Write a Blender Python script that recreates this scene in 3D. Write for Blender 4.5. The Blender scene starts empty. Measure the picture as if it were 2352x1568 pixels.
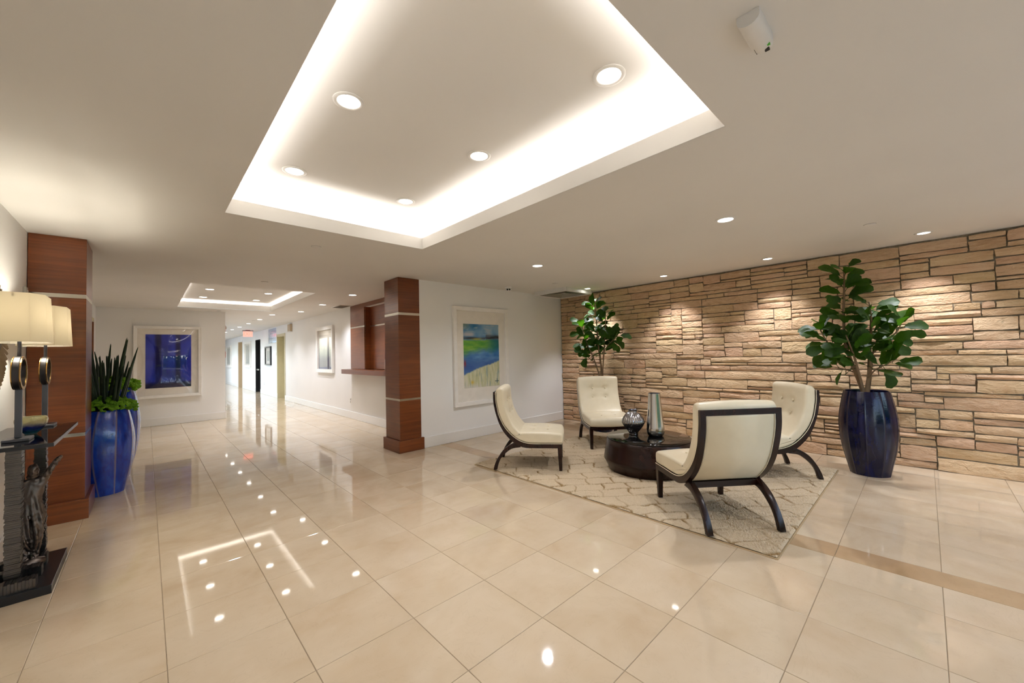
import bpy, bmesh, math, random
from mathutils import Vector, Matrix, noise
from math import sin, cos, pi, radians as R, sqrt, exp, atan2

random.seed(7)
SC = bpy.context.scene
COL = SC.collection

# ------------------------------------------------------------------ camera, world, exposure
cam_d = bpy.data.cameras.new('camera')
cam_d.sensor_width = 36.0
cam_d.lens = 36.0 * 892.61 / 2352.0
cam_d.clip_start = 0.05
cam = bpy.data.objects.new('camera', cam_d)
COL.objects.link(cam)
CAM_Z = 1.32
YAW, PITCH, ROLL = 0.755153, 0.029112, -0.0240235
_f = Vector((sin(YAW) * cos(PITCH), cos(YAW) * cos(PITCH), sin(PITCH)))
_r = Vector((cos(YAW), -sin(YAW), 0.0))
_u = _r.cross(_f)
_r2 = _r * cos(ROLL) + _u * sin(ROLL)
_u2 = _u * cos(ROLL) - _r * sin(ROLL)
cam.matrix_world = Matrix(((_r2.x, _u2.x, -_f.x, 0), (_r2.y, _u2.y, -_f.y, 0), (_r2.z, _u2.z, -_f.z, CAM_Z), (0, 0, 0, 1)))
SC.camera = cam

world = bpy.data.worlds.new('world')
SC.world = world
world.use_nodes = True
wn = world.node_tree
wn.nodes.clear()
w_out = wn.nodes.new('ShaderNodeOutputWorld')
w_bg = wn.nodes.new('ShaderNodeBackground')
w_sky = wn.nodes.new('ShaderNodeTexSky')
w_sky.sky_type = 'NISHITA'
w_sky.sun_disc = False
w_sky.sun_elevation = R(48)
w_sky.sun_rotation = R(120)
w_bg.inputs['Strength'].default_value = 0.82
w_hs = wn.nodes.new('ShaderNodeHueSaturation')
w_hs.inputs['Saturation'].default_value = 0.85
wn.links.new(w_sky.outputs['Color'], w_hs.inputs['Color'])
wn.links.new(w_hs.outputs['Color'], w_bg.inputs['Color'])
wn.links.new(w_bg.outputs['Background'], w_out.inputs['Surface'])

SC.view_settings.view_transform = 'Standard'
SC.view_settings.look = 'None'
SC.view_settings.gamma = 1.0
SC.view_settings.use_curve_mapping = False
SC.view_settings.exposure = 0.20
SC.cycles.max_bounces = 7
SC.cycles.diffuse_bounces = 4
SC.cycles.glossy_bounces = 3
SC.cycles.transmission_bounces = 4
SC.cycles.use_adaptive_sampling = True
SC.cycles.adaptive_threshold = 0.08
SC.cycles.adaptive_min_samples = 16
SC.cycles.transparent_max_bounces = 12
SC.cycles.sample_clamp_indirect = 6.0
SC.cycles.caustics_reflective = False
SC.cycles.caustics_refractive = False

WARM = (0.98, 0.995, 1.075)
P_TRAY, P_DOWN, P_WASH, P_HALL = 20.0, 52.0, 74.0, 66.0     # lamp powers
L_COVE = 31.0                                               # cove strip radiance
L_LENS = 14.0                                               # visible lens radiance

# ------------------------------------------------------------------ helpers
def lin(c):
    return tuple((v / 255.0 / 12.92) if v / 255.0 <= 0.04045 else ((v / 255.0 + 0.055) / 1.055) ** 2.4 for v in c)

def C4(*c):
    return lin(c) + (1.0,)

class NT:
    """small node helper around a material"""
    def __init__(self, name):
        self.m = bpy.data.materials.new(name)
        self.m.use_nodes = True
        self.t = self.m.node_tree
        self.t.nodes.clear()
        self.out = self.t.nodes.new('ShaderNodeOutputMaterial')
    def n(self, typ, **kw):
        nd = self.t.nodes.new(typ)
        for k, v in kw.items():
            if k in nd.inputs:
                nd.inputs[k].default_value = v
            else:
                setattr(nd, k, v)
        return nd
    def l(self, a, b):
        self.t.links.new(a, b)
    def bsdf(self, color, rough=0.5, metal=0.0, spec=0.5, **kw):
        b = self.n('ShaderNodeBsdfPrincipled')
        b.inputs['Roughness'].default_value = rough
        b.inputs['Metallic'].default_value = metal
        b.inputs['Specular IOR Level'].default_value = spec
        for k, v in kw.items():
            b.inputs[k.replace('_', ' ')].default_value = v
        if isinstance(color, tuple):
            b.inputs['Base Color'].default_value = color
        else:
            self.l(color, b.inputs['Base Color'])
        self.l(b.outputs[0], self.out.inputs['Surface'])
        self.b = b
        return b
    def coord(self, kind='Object', scale=(1, 1, 1), rot=(0, 0, 0), rnd=False):
        tc = self.n('ShaderNodeTexCoord')
        mp = self.n('ShaderNodeMapping')
        mp.inputs['Scale'].default_value = scale
        mp.inputs['Rotation'].default_value = rot
        src = tc.outputs[kind]
        if kind == 'World':
            src = None
        self.l(src, mp.inputs['Vector'])
        if rnd:
            oi = self.n('ShaderNodeObjectInfo')
            mul = self.n('ShaderNodeMath', operation='MULTIPLY')
            mul.inputs[1].default_value = 37.0
            self.l(oi.outputs['Random'], mul.inputs[0])
            self.l(mul.outputs[0], mp.inputs['Location'])
        return mp.outputs['Vector']
    def world(self, scale=(1, 1, 1), rot=(0, 0, 0), rnd=False):
        g = self.n('ShaderNodeNewGeometry')
        mp = self.n('ShaderNodeMapping')
        mp.inputs['Scale'].default_value = scale
        mp.inputs['Rotation'].default_value = rot
        self.l(g.outputs['Position'], mp.inputs['Vector'])
        if rnd:
            oi = self.n('ShaderNodeObjectInfo')
            mul = self.n('ShaderNodeMath', operation='MULTIPLY')
            mul.inputs[1].default_value = 37.0
            self.l(oi.outputs['Random'], mul.inputs[0])
            self.l(mul.outputs[0], mp.inputs['Location'])
        return mp.outputs['Vector']
    def noise(self, vec, scale=5, detail=4, rough=0.55, dist=0.0):
        nd = self.n('ShaderNodeTexNoise')
        nd.inputs['Scale'].default_value = scale
        nd.inputs['Detail'].default_value = detail
        nd.inputs['Roughness'].default_value = rough
        nd.inputs['Distortion'].default_value = dist
        self.l(vec, nd.inputs['Vector'])
        return nd.outputs['Fac']
    def ramp(self, fac, stops):
        nd = self.n('ShaderNodeValToRGB')
        cr = nd.color_ramp
        while len(cr.elements) < len(stops):
            cr.elements.new(0.5)
        for e, (p, c) in zip(cr.elements, stops):
            e.position = p
            e.color = c
        self.l(fac, nd.inputs['Fac'])
        return nd.outputs['Color']
    def mix(self, fac, a, b, blend='MIX'):
        nd = self.n('ShaderNodeMix')
        nd.data_type = 'RGBA'
        nd.blend_type = blend
        for v, i in ((fac, 0), (a, 6), (b, 7)):
            if isinstance(v, (int, float, tuple)):
                nd.inputs[i].default_value = v
            else:
                self.l(v, nd.inputs[i])
        return nd.outputs[2]
    def bump(self, h, strength=0.3, dist=0.01):
        nd = self.n('ShaderNodeBump')
        nd.inputs['Strength'].default_value = strength
        nd.inputs['Distance'].default_value = dist
        self.l(h, nd.inputs['Height'])
        self.l(nd.outputs[0], self.b.inputs['Normal'])

MAT = {}
def simple(key, rgb, rough=0.5, metal=0.0, spec=0.5, grain=None, **kw):
    """plain colour with a faint procedural variation"""
    t = NT(key)
    v = t.coord('Object', rnd=True)
    f = t.noise(v, grain or 9.0, 3)
    c0 = C4(*[max(0, q * 0.987) for q in rgb])
    c1 = C4(*[min(255, q * 1.008) for q in rgb])
    t.bsdf(t.ramp(f, [(0.35, c0), (0.65, c1)]), rough, metal, spec, **kw)
    MAT[key] = t.m
    return t

def emit(key, rgb, strength):
    t = NT(key)
    e = t.n('ShaderNodeEmission')
    e.inputs['Color'].default_value = rgb + (1.0,)
    e.inputs['Strength'].default_value = strength
    t.l(e.outputs[0], t.out.inputs['Surface'])
    MAT[key] = t.m
    return t

class MB:
    """collects polygons for one mesh"""
    def __init__(self):
        self.v, self.f = [], []
    def add(self, vs, fs):
        o = len(self.v)
        self.v += [tuple(p) for p in vs]
        self.f += [tuple(i + o for i in q) for q in fs]
        return self
    def box(self, x0, x1, y0, y1, z0, z1, M=None):
        vs = [Vector(p) for p in ((x0, y0, z0), (x1, y0, z0), (x1, y1, z0), (x0, y1, z0), (x0, y0, z1), (x1, y0, z1), (x1, y1, z1), (x0, y1, z1))]
        if M is not None:
            vs = [M @ p for p in vs]
        return self.add(vs, [(0, 3, 2, 1), (4, 5, 6, 7), (0, 1, 5, 4), (1, 2, 6, 5), (2, 3, 7, 6), (3, 0, 4, 7)])
    def quad(self, a, b, c, d):
        return self.add([a, b, c, d], [(0, 1, 2, 3)])
    def lathe(self, prof, n=48, rf=None, cap0=True, cap1=True, c=(0, 0, 0)):
        """prof: list of (r, z); rf(angle, z) radius factor"""
        vs, fs = [], []
        for r, z in prof:
            for k in range(n):
                a = 2 * pi * k / n
                q = r * (rf(a, z) if rf else 1.0)
                vs.append((c[0] + q * cos(a), c[1] + q * sin(a), c[2] + z))
        m = len(prof)
        for i in range(m - 1):
            for k in range(n):
                k2 = (k + 1) % n
                fs.append((i * n + k, i * n + k2, (i + 1) * n + k2, (i + 1) * n + k))
        if cap0:
            fs.append(tuple(reversed(range(n))))
        if cap1:
            fs.append(tuple((m - 1) * n + k for k in range(n)))
        return self.add(vs, fs)
    def tube(self, pts, rad, n=8, cap=True):
        pts = [Vector(p) for p in pts]
        if not isinstance(rad, (list, tuple)):
            rad = [rad] * len(pts)
        vs, fs = [], []
        ref = Vector((0.13, 0.31, 0.94)).normalized()
        for i, p in enumerate(pts):
            d = (pts[min(i + 1, len(pts) - 1)] - pts[max(i - 1, 0)]).normalized()
            a = d.cross(ref)
            if a.length < 1e-3:
                a = d.cross(Vector((1, 0, 0)))
            a.normalize()
            b = d.cross(a)
            for k in range(n):
                t = 2 * pi * k / n
                vs.append(p + (a * cos(t) + b * sin(t)) * rad[i])
        for i in range(len(pts) - 1):
            for k in range(n):
                k2 = (k + 1) % n
                fs.append((i * n + k, (i + 1) * n + k, (i + 1) * n + k2, i * n + k2))
        if cap:
            fs.append(tuple(range(n)))
            fs.append(tuple(reversed([(len(pts) - 1) * n + k for k in range(n)])))
        return self.add(vs, fs)
    def strip(self, A, B, y0, y1, M=None):
        """solid between 2-D curves A and B (x, z), extruded in y"""
        n = len(A)
        vs = []
        for y in (y0, y1):
            vs += [Vector((p[0], y, p[1])) for p in A] + [Vector((p[0], y, p[1])) for p in B]
        if M is not None:
            vs = [M @ p for p in vs]
        fs = []
        for i in range(n - 1):
            fs.append((i, n + i, n + i + 1, i + 1))
            fs.append((2 * n + i, 2 * n + i + 1, 3 * n + i + 1, 3 * n + i))
            fs.append((i, i + 1, 2 * n + i + 1, 2 * n + i))
            fs.append((n + i, 3 * n + i, 3 * n + i + 1, n + i + 1))
        fs.append((0, 2 * n, 3 * n, n))
        fs.append((n - 1, 2 * n - 1, 4 * n - 1, 3 * n - 1))
        return self.add(vs, fs)
    def build(self, name, mat, parent=None, smooth=False, bevel=0.0, seg=2, recalc=True):
        me = bpy.data.meshes.new(name)
        me.from_pydata(self.v, [], self.f)
        if recalc or bevel:
            bm = bmesh.new()
            bm.from_mesh(me)
            if bevel:
                es = [e for e in bm.edges if len(e.link_faces) == 2 and e.calc_face_angle(0) > 0.6]
                bmesh.ops.bevel(bm, geom=es, offset=bevel, segments=seg, profile=0.5, affect='EDGES', clamp_overlap=True)
            if recalc:
                bmesh.ops.recalc_face_normals(bm, faces=bm.faces)
            bm.to_mesh(me)
            bm.free()
        return link(name, me, mat, parent, smooth)

def link(name, me, mat, parent=None, smooth=False):
    o = bpy.data.objects.new(name, me)
    COL.objects.link(o)
    if mat is not None and not me.materials:
        me.materials.append(MAT[mat] if isinstance(mat, str) else mat)
    if smooth:
        me.polygons.foreach_set('use_smooth', [True] * len(me.polygons))
        if smooth == 'angle':
            try:
                me.set_sharp_from_angle(angle=R(38))
            except Exception:
                pass
    if parent is not None:
        o.parent = parent
    return o

def thing(name, label, cat, loc=(0, 0, 0), rz=0.0, group=None):
    o = bpy.data.objects.new(name, None)
    o.empty_display_size = 0.05
    COL.objects.link(o)
    o.location = loc
    o.rotation_euler = (0, 0, rz)
    return tag(o, label, cat, group)

def tag(o, label, cat, group=None):
    o['label'] = label
    o['category'] = cat
    if group:
        o['group'] = group
    return o

def struct(o, label=None):
    o['kind'] = 'structure'
    if label:
        o['label'] = label
    return o

def copy_tree(src, parent=None):
    c = src.copy()
    COL.objects.link(c)
    c.parent = parent
    for ch in list(src.children):
        copy_tree(ch, c)
    return c

def smoothstep(a, b, x):
    t = max(0.0, min(1.0, (x - a) / (b - a)))
    return t * t * (3 - 2 * t)

def resample(pts, n):
    """even resampling of a Catmull-Rom curve through 2-D or 3-D pts"""
    P = [Vector(p) for p in pts]
    fine = []
    for i in range(len(P) - 1):
        p0, p1, p2, p3 = P[max(i - 1, 0)], P[i], P[i + 1], P[min(i + 2, len(P) - 1)]
        for k in range(16):
            t = k / 16
            fine.append(0.5 * ((2 * p1) + (p2 - p0) * t + (2 * p0 - 5 * p1 + 4 * p2 - p3) * t * t + (3 * p1 - p0 - 3 * p2 + p3) * t ** 3))
    fine.append(P[-1])
    L = [0.0]
    for a, b in zip(fine, fine[1:]):
        L.append(L[-1] + (b - a).length)
    out, j = [], 0
    for k in range(n):
        s = L[-1] * k / (n - 1)
        while j < len(L) - 2 and L[j + 1] < s:
            j += 1
        t = 0 if L[j + 1] == L[j] else (s - L[j]) / (L[j + 1] - L[j])
        out.append(fine[j].lerp(fine[j + 1], min(1, max(0, t))))
    return out

def project(p):
    d = Vector(p) - Vector((0, 0, CAM_Z))
    z = d.dot(_f)
    if z < 0.05:
        return None
    return (1176 + 892.61 * d.dot(_r2) / z, 784 - 892.61 * d.dot(_u2) / z)

# ------------------------------------------------------------------ materials
# painted plaster
def paint(key, rgb, rough=0.55, spec=0.3):
    t = NT(key)
    v = t.world()
    f = t.noise(v, 1.3, 1)
    t.bsdf(t.ramp(f, [(0.3, C4(*[q * 0.985 for q in rgb])), (0.7, C4(*rgb))]), rough, 0, spec)
    MAT[key] = t.m
paint('wall_white', (246, 245, 243))
paint('ceiling_white', (230, 227, 222), 0.7, 0.2)
paint('trim_white', (242, 240, 236), 0.3, 0.45)

# polished cream marble
def marble(key, base, lo, hi, rough=0.035):
    t = NT(key)
    v = t.world((1, 1, 1), rnd=True)
    cloud = t.noise(v, 2.6, 3, 0.6, 0.4)
    v2 = t.world((1.0, 3.6, 1.0), (0, 0, 0.5), rnd=True)
    streak = t.noise(v2, 3.0, 3, 0.62, 0.8)
    vein = t.noise(v, 4.2, 4, 0.7, 1.6)
    c = t.ramp(cloud, [(0.25, C4(*lo)), (0.5, C4(*base)), (0.8, C4(*hi))])
    c = t.mix(0.10, c, t.ramp(streak, [(0.35, C4(*lo)), (0.65, C4(*hi))]))
    vm = t.ramp(vein, [(0.485, (0, 0, 0, 1)), (0.5, (0.5, 0.5, 0.5, 1)), (0.512, (0, 0, 0, 1))])
    c = t.mix(t.mix(0.25, (0, 0, 0, 1), vm), c, C4(*[q * 0.86 for q in lo]))
    oi = t.n('ShaderNodeObjectInfo')
    rv = t.ramp(oi.outputs['Random'], [(0.0, (0.93, 0.925, 0.915, 1)), (1.0, (1.0, 1.0, 1.0, 1))])
    c = t.mix(1.0, c, rv, 'MULTIPLY')
    t.bsdf(c, rough, 0, 0.55)
    rr = t.n('ShaderNodeMapRange')
    rr.inputs['To Min'].default_value = rough * 0.7
    rr.inputs['To Max'].default_value = rough * 1.7
    t.l(cloud, rr.inputs['Value'])
    t.l(rr.outputs[0], t.b.inputs['Roughness'])
    MAT[key] = t.m
marble('marble_cream', (207, 187, 159), (197, 174, 143), (217, 199, 173))
marble('marble_brown', (188, 158, 122), (174, 142, 106), (198, 170, 134))
simple('grout', (150, 132, 108), 0.8)

# mahogany veneer, grain running sideways
def wood(key, dark, mid, light, rough=0.32, sc=(1.2, 1.2, 34), coat=0.25, spec=0.5):
    t = NT(key)
    v = t.world(sc)
    g = t.noise(v, 1.6, 6, 0.6, 0.35)
    v2 = t.world((sc[0] * 0.6, sc[1] * 0.6, sc[2] * 3.2))
    fine = t.noise(v2, 2.6, 4, 0.6)
    big = t.noise(t.world((0.8, 0.8, 3.0)), 1.7, 3)
    c = t.ramp(g, [(0.3, C4(*dark)), (0.52, C4(*mid)), (0.72, C4(*light))])
    c = t.mix(0.35, c, t.ramp(fine, [(0.35, C4(*dark)), (0.65, C4(*light))]))
    c = t.mix(0.25, c, t.ramp(big, [(0.35, C4(*dark)), (0.65, C4(*light))]))
    t.bsdf(c, rough, 0, spec, Coat_Weight=coat, Coat_Roughness=0.18)
    t.bump(fine, 0.05, 0.001)
    MAT[key] = t.m
wood('mahogany', (86, 39, 15), (116, 58, 24), (143, 79, 36))
wood('espresso', (24, 11, 7), (36, 17, 11), (46, 22, 13), 0.26, (18, 1.5, 1.5), 0.05, 0.32)

def metal(key, rgb, rough, aniso=None):
    t = NT(key)
    v = t.coord('Object', aniso or (1, 1, 1), rnd=True)
    f = t.noise(v, 14, 4)
    t.bsdf(t.ramp(f, [(0.3, C4(*[q * 0.93 for q in rgb])), (0.7, C4(*rgb))]), rough, 1.0)
    rr = t.n('ShaderNodeMapRange')
    rr.inputs['To Min'].default_value = rough * 0.75
    rr.inputs['To Max'].default_value = rough * 1.3
    t.l(f, rr.inputs['Value'])
    t.l(rr.outputs[0], t.b.inputs['Roughness'])
    MAT[key] = t.m
metal('steel_band', (226, 220, 208), 0.2, (1, 1, 30))
metal('silver', (214, 212, 208), 0.16, (1, 1, 0.2))
metal('pewter', (158, 155, 155), 0.2)
metal('gunmetal', (98, 98, 104), 0.36, (1, 1, 0.1))
metal('plate_metal', (108, 102, 97), 0.32)
metal('brass', (206, 162, 92), 0.22)
metal('bronze_dark', (74, 72, 74), 0.36)
metal('champagne', (178, 166, 142), 0.35)
simple('black_gloss', (14, 13, 13), 0.06, 0, 0.5)
simple('black_satin', (26, 25, 27), 0.3, 0, 0.5)
simple('dark_void', (22, 21, 24), 0.5)
simple('white_plastic', (232, 230, 226), 0.35)
simple('grey_plastic', (176, 172, 166), 0.45)
simple('red_plastic', (176, 28, 26), 0.35)
simple('green_light', (90, 190, 60), 0.4)
simple('door_cream', (206, 196, 160), 0.45)
simple('door_olive', (214, 206, 172), 0.4)
simple('door_beige', (200, 180, 150), 0.45)
simple('frame_white', (246, 243, 238), 0.3)
simple('frame_black', (34, 32, 38), 0.25)
simple('mat_board', (246, 240, 230), 0.8)
simple('soil', (96, 74, 54), 0.95, grain=60)
simple('cord', (196, 184, 160), 0.5)
simple('louvre', (150, 146, 136), 0.5)
simple('paper', (240, 238, 234), 0.6)
emit('lens', (1.0, 0.95, 0.88), L_LENS)
emit('cove_led', (1.0, 0.955, 0.91), L_COVE)
emit('exit_red', (1.0, 0.16, 0.10), 2.6)
emit('exit_panel', (1.0, 0.42, 0.34), 1.25)

# cream leather
t = NT('leather')
v = t.coord('Object')
f = t.noise(v, 6, 3)
t.bsdf(t.ramp(f, [(0.3, C4(222, 209, 180)), (0.7, C4(230, 218, 191))]), 0.36, 0, 0.45)
vo = t.n('ShaderNodeTexVoronoi')
vo.inputs['Scale'].default_value = 340
t.l(v, vo.inputs['Vector'])
t.bump(vo.outputs['Distance'], 0.05, 0.001)
MAT['leather'] = t.m

# split sandstone
def sandstone(key, obj_random=True):
    t = NT(key)
    v = t.world((1, 1, 1), rnd=obj_random)
    if obj_random:
        oi = t.n('ShaderNodeObjectInfo')
        rnd = oi.outputs['Random']
    else:
        at = t.n('ShaderNodeAttribute')
        at.attribute_name = 'tone'
        rnd = at.outputs['Fac']
    base = t.ramp(rnd, [(0.0, C4(188, 154, 120)), (0.14, C4(220, 192, 152)), (0.3, C4(224, 194, 162)), (0.44, C4(214, 172, 148)), (0.58, C4(220, 194, 154)), (0.72, C4(198, 160, 136)), (0.86, C4(212, 188, 142)), (1.0, C4(206, 164, 132))])
    strata = t.noise(t.world((1.0, 1.6, 9.0), rnd=obj_random), 5.0, 4, 0.65, 0.5)
    c = t.mix(0.5, base, t.ramp(strata, [(0.3, C4(196, 156, 116)), (0.5, C4(222, 186, 146)), (0.7, C4(236, 208, 172))]))
    rust = t.noise(v, 3.4, 2, 0.6, 0.6)
    c = t.mix(t.ramp(rust, [(0.58, (0, 0, 0, 1)), (0.76, (0.4, 0.4, 0.4, 1))]), c, C4(190, 134, 92))
    t.bsdf(c, 0.8, 0, 0.25)
    h = t.noise(t.world((1, 1, 2.2), rnd=obj_random), 26, 5, 0.66, 0.3)
    chip = t.noise(t.world((1, 1, 1.7), rnd=obj_random), 9, 2, 0.6, 0.8)
    hm = t.n('ShaderNodeMath', operation='MULTIPLY_ADD')
    hm.inputs[1].default_value = 1.6
    t.l(chip, hm.inputs[0])
    t.l(h, hm.inputs[2])
    t.bump(hm.outputs[0], 0.85, 0.02)
    MAT[key] = t.m
sandstone('sandstone')
sandstone('sandstone_far', False)
t = NT('mortar')
v = t.world()
t.bsdf(t.ramp(t.noise(v, 40, 5), [(0.3, C4(118, 108, 92)), (0.7, C4(150, 138, 118))]), 0.9, 0, 0.2)
t.bump(t.noise(v, 120, 3), 0.4, 0.004)
MAT['mortar'] = t.m

# rug pile: colour follows the carved pattern attribute
t = NT('rug_pile')
at_ = t.n('ShaderNodeAttribute')
at_.attribute_name = 'groove'
v = t.world()
fz = t.noise(v, 150, 3, 0.7)
tuft = t.noise(v, 420, 2, 0.7)
c = t.ramp(fz, [(0.3, C4(202, 180, 147)), (0.55, C4(218, 198, 167)), (0.75, C4(230, 213, 186))])
c = t.mix(0.3, c, t.ramp(tuft, [(0.3, C4(190, 166, 132)), (0.7, C4(236, 222, 196))]))
c2 = t.ramp(fz, [(0.3, C4(138, 108, 68)), (0.7, C4(168, 138, 94))])
t.bsdf(t.mix(at_.outputs['Fac'], c, c2), 0.95, 0, 0.1)
t.bump(tuft, 0.6, 0.008)
MAT['rug_pile'] = t.m
simple('rug_edge', (186, 160, 120), 0.9)

# foliage
def leafmat(key, dark, light, rough=0.35, trans=0.25):
    t = NT(key)
    v = t.coord('Object', rnd=True)
    f = t.noise(v, 12, 3)
    oi = t.n('ShaderNodeObjectInfo')
    c = t.ramp(f, [(0.3, C4(*dark)), (0.7, C4(*light))])
    c = t.mix(1.0, c, t.ramp(oi.outputs['Random'], [(0.0, (0.62, 0.7, 0.6, 1)), (1.0, (1.15, 1.1, 0.95, 1))]), 'MULTIPLY')
    b = t.bsdf(c, rough, 0, 0.28)
    tr = t.n('ShaderNodeBsdfTranslucent')
    tr.inputs['Color'].default_value = C4(min(255, light[0] * 1.6), min(255, light[1] * 1.7), light[2])
    ms = t.n('ShaderNodeMixShader')
    ms.inputs[0].default_value = trans
    t.l(b.outputs[0], ms.inputs[1])
    t.l(tr.outputs[0], ms.inputs[2])
    t.l(ms.outputs[0], t.out.inputs['Surface'])
    MAT[key] = t.m
leafmat('fig_leaf', (26, 46, 10), (54, 86, 20), 0.5)
leafmat('snake_leaf', (28, 44, 34), (48, 66, 48), 0.4, 0.08)
leafmat('moss', (86, 140, 30), (140, 196, 58), 0.7, 0.25)
leafmat('hedge', (40, 78, 30), (84, 128, 60), 0.6, 0.2)
simple('bark', (132, 108, 82), 0.85, grain=40)

# glazed ceramic; the ridge attribute thins the glaze on the raised seams
def glaze(key, dark, mid, light, seam, rough=0.09, coat=0.5, spec=0.5):
    t = NT(key)
    v = t.coord('Object', (1, 1, 0.35))
    f = t.noise(v, 16, 6, 0.65, 0.4)
    at = t.n('ShaderNodeAttribute')
    at.attribute_name = 'seam'
    c = t.ramp(f, [(0.3, C4(*dark)), (0.52, C4(*mid)), (0.75, C4(*light))])
    c = t.mix(at.outputs['Fac'], c, C4(*seam))
    t.bsdf(c, rough, 0, spec, Coat_Weight=coat, Coat_Roughness=0.05)
    t.bump(t.noise(t.coord('Object'), 60, 4, 0.6), 0.22, 0.004)
    MAT[key] = t.m
glaze('glaze_cobalt', (14, 40, 138), (20, 66, 186), (40, 96, 206), (150, 136, 128))
glaze('glaze_navy', (7, 8, 28), (9, 12, 46), (15, 22, 76), (40, 36, 52), 0.07, 0.0, 0.45)

# window glass and acrylic: a clear sheet with a reflecting surface
def clear(key, tint, fac=None, rough=0.0):
    t = NT(key)
    tr = t.n('ShaderNodeBsdfTransparent')
    tr.inputs['Color'].default_value = tint + (1.0,)
    gl = t.n('ShaderNodeBsdfGlossy')
    gl.inputs['Roughness'].default_value = rough
    ms = t.n('ShaderNodeMixShader')
    lw = t.n('ShaderNodeLayerWeight')            # Schlick reflectance, the same from both sides
    lw.inputs['Blend'].default_value = 0.5
    pw = t.n('ShaderNodeMath', operation='POWER')
    pw.inputs[1].default_value = 5.0
    t.l(lw.outputs['Facing'], pw.inputs[0])
    mm = t.n('ShaderNodeMath', operation='MULTIPLY_ADD')
    mm.inputs[1].default_value = 1.0 - (fac or 0.045)
    mm.inputs[2].default_value = fac or 0.045
    t.l(pw.outputs[0], mm.inputs[0])
    t.l(mm.outputs[0], ms.inputs[0])
    t.l(tr.outputs[0], ms.inputs[1])
    t.l(gl.outputs[0], ms.inputs[2])
    t.l(ms.outputs[0], t.out.inputs['Surface'])
    MAT[key] = t.m
clear('window_glass', (0.96, 0.98, 0.97))
clear('acrylic', (1.0, 1.0, 1.0), 0.07)
clear('picture_glass', (1.0, 1.0, 1.0), 0.03)
clear('smoked_glass', (0.16, 0.15, 0.16), 0.08)

# painted prints read a colour attribute laid out on their own surface
def printmat(key, rough=0.6):
    t = NT(key)
    a = t.n('ShaderNodeAttribute')
    a.attribute_name = 'print'
    t.bsdf(a.outputs['Color'], rough, 0, 0.3)
    MAT[key] = t.m
printmat('print')

# lamp shade: fabric that lets the bulb glow through
t = NT('shade_fabric')
v = t.coord('Object', (60, 60, 400))
f = t.noise(v, 3, 2)
d_ = t.n('ShaderNodeBsdfDiffuse')
t.l(t.ramp(f, [(0.3, C4(240, 232, 214)), (0.7, C4(250, 244, 230))]), d_.inputs['Color'])
tr_ = t.n('ShaderNodeBsdfTranslucent')
tr_.inputs['Color'].default_value = C4(253, 247, 232)
ms_ = t.n('ShaderNodeMixShader')
ms_.inputs[0].default_value = 0.82
t.l(d_.outputs[0], ms_.inputs[1])
t.l(tr_.outputs[0], ms_.inputs[2])
t.l(ms_.outputs[0], t.out.inputs['Surface'])
MAT['shade_fabric'] = t.m

# art glass of the bowl: colour bands by height
t = NT('art_glass')
tc = t.n('ShaderNodeTexCoord')
sx = t.n('ShaderNodeSeparateXYZ')
t.l(tc.outputs['Object'], sx.inputs[0])
wob = t.noise(t.coord('Object'), 9, 3, 0.5, 1.0)
ad = t.n('ShaderNodeMath', operation='MULTIPLY_ADD')
t.l(wob, ad.inputs[0])
ad.inputs[1].default_value = 0.06
t.l(sx.outputs['Z'], ad.inputs[2])
mr = t.n('ShaderNodeMapRange')
mr.inputs['From Min'].default_value = 0.02
mr.inputs['From Max'].default_value = 0.13
t.l(ad.outputs[0], mr.inputs['Value'])
col = t.ramp(mr.outputs[0], [(0.0, C4(170, 160, 60)), (0.2, C4(24, 130, 150)), (0.42, C4(14, 70, 150)), (0.6, C4(22, 40, 130)), (0.72, C4(206, 200, 196)), (1.0, C4(232, 220, 160))])
t.bsdf(col, 0.04, 0, 0.6, Transmission_Weight=0.7, Coat_Weight=0.4)
MAT['art_glass'] = t.m
clear('glass_block', (0.80, 0.86, 0.95), 0.25, 0.15)
simple('lawn', (84, 110, 60), 0.9)
simple('pavement', (190, 184, 174), 0.85)

# ------------------------------------------------------------------ dimensions of the place (metres)
T = 0.457                        # floor tile module
GX, GY = 0.1496 * T, 4.9679 * T  # tile grid origin
ZC = 2.397                       # ceiling
XL, XS = -0.71, 5.985            # left wall, mortar plane of the stone wall
YF, YW, YA, YE = -2.6, 4.92, 10.85, 27.0   # front glass, painting wall, blue-art wall, corridor end
XA, XC = 1.30, 3.20              # corridor left and right walls
TRAYS = [(0.416, 2.05, 0.628, 3.481, 2.69), (0.444, 2.062, 6.95, 10.16, 2.565)]
LIP = 2.513
BB = 0.155                       # baseboard height

# ------------------------------------------------------------------ floor
fm = MB()
fm.box(XL - 0.1, XS + 0.1, YF, YW + 0.1, -0.08, -0.0025)
fm.box(XL - 0.1, XC + 0.3, YW + 0.1, YA + 0.1, -0.08, -0.0025)
fm.box(XA - 0.1, XC + 0.3, YA + 0.1, YE + 0.1, -0.08, -0.0025)
floor = struct(fm.build('floor', 'grout'), 'polished cream marble tile floor of the lobby and hall')

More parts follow.
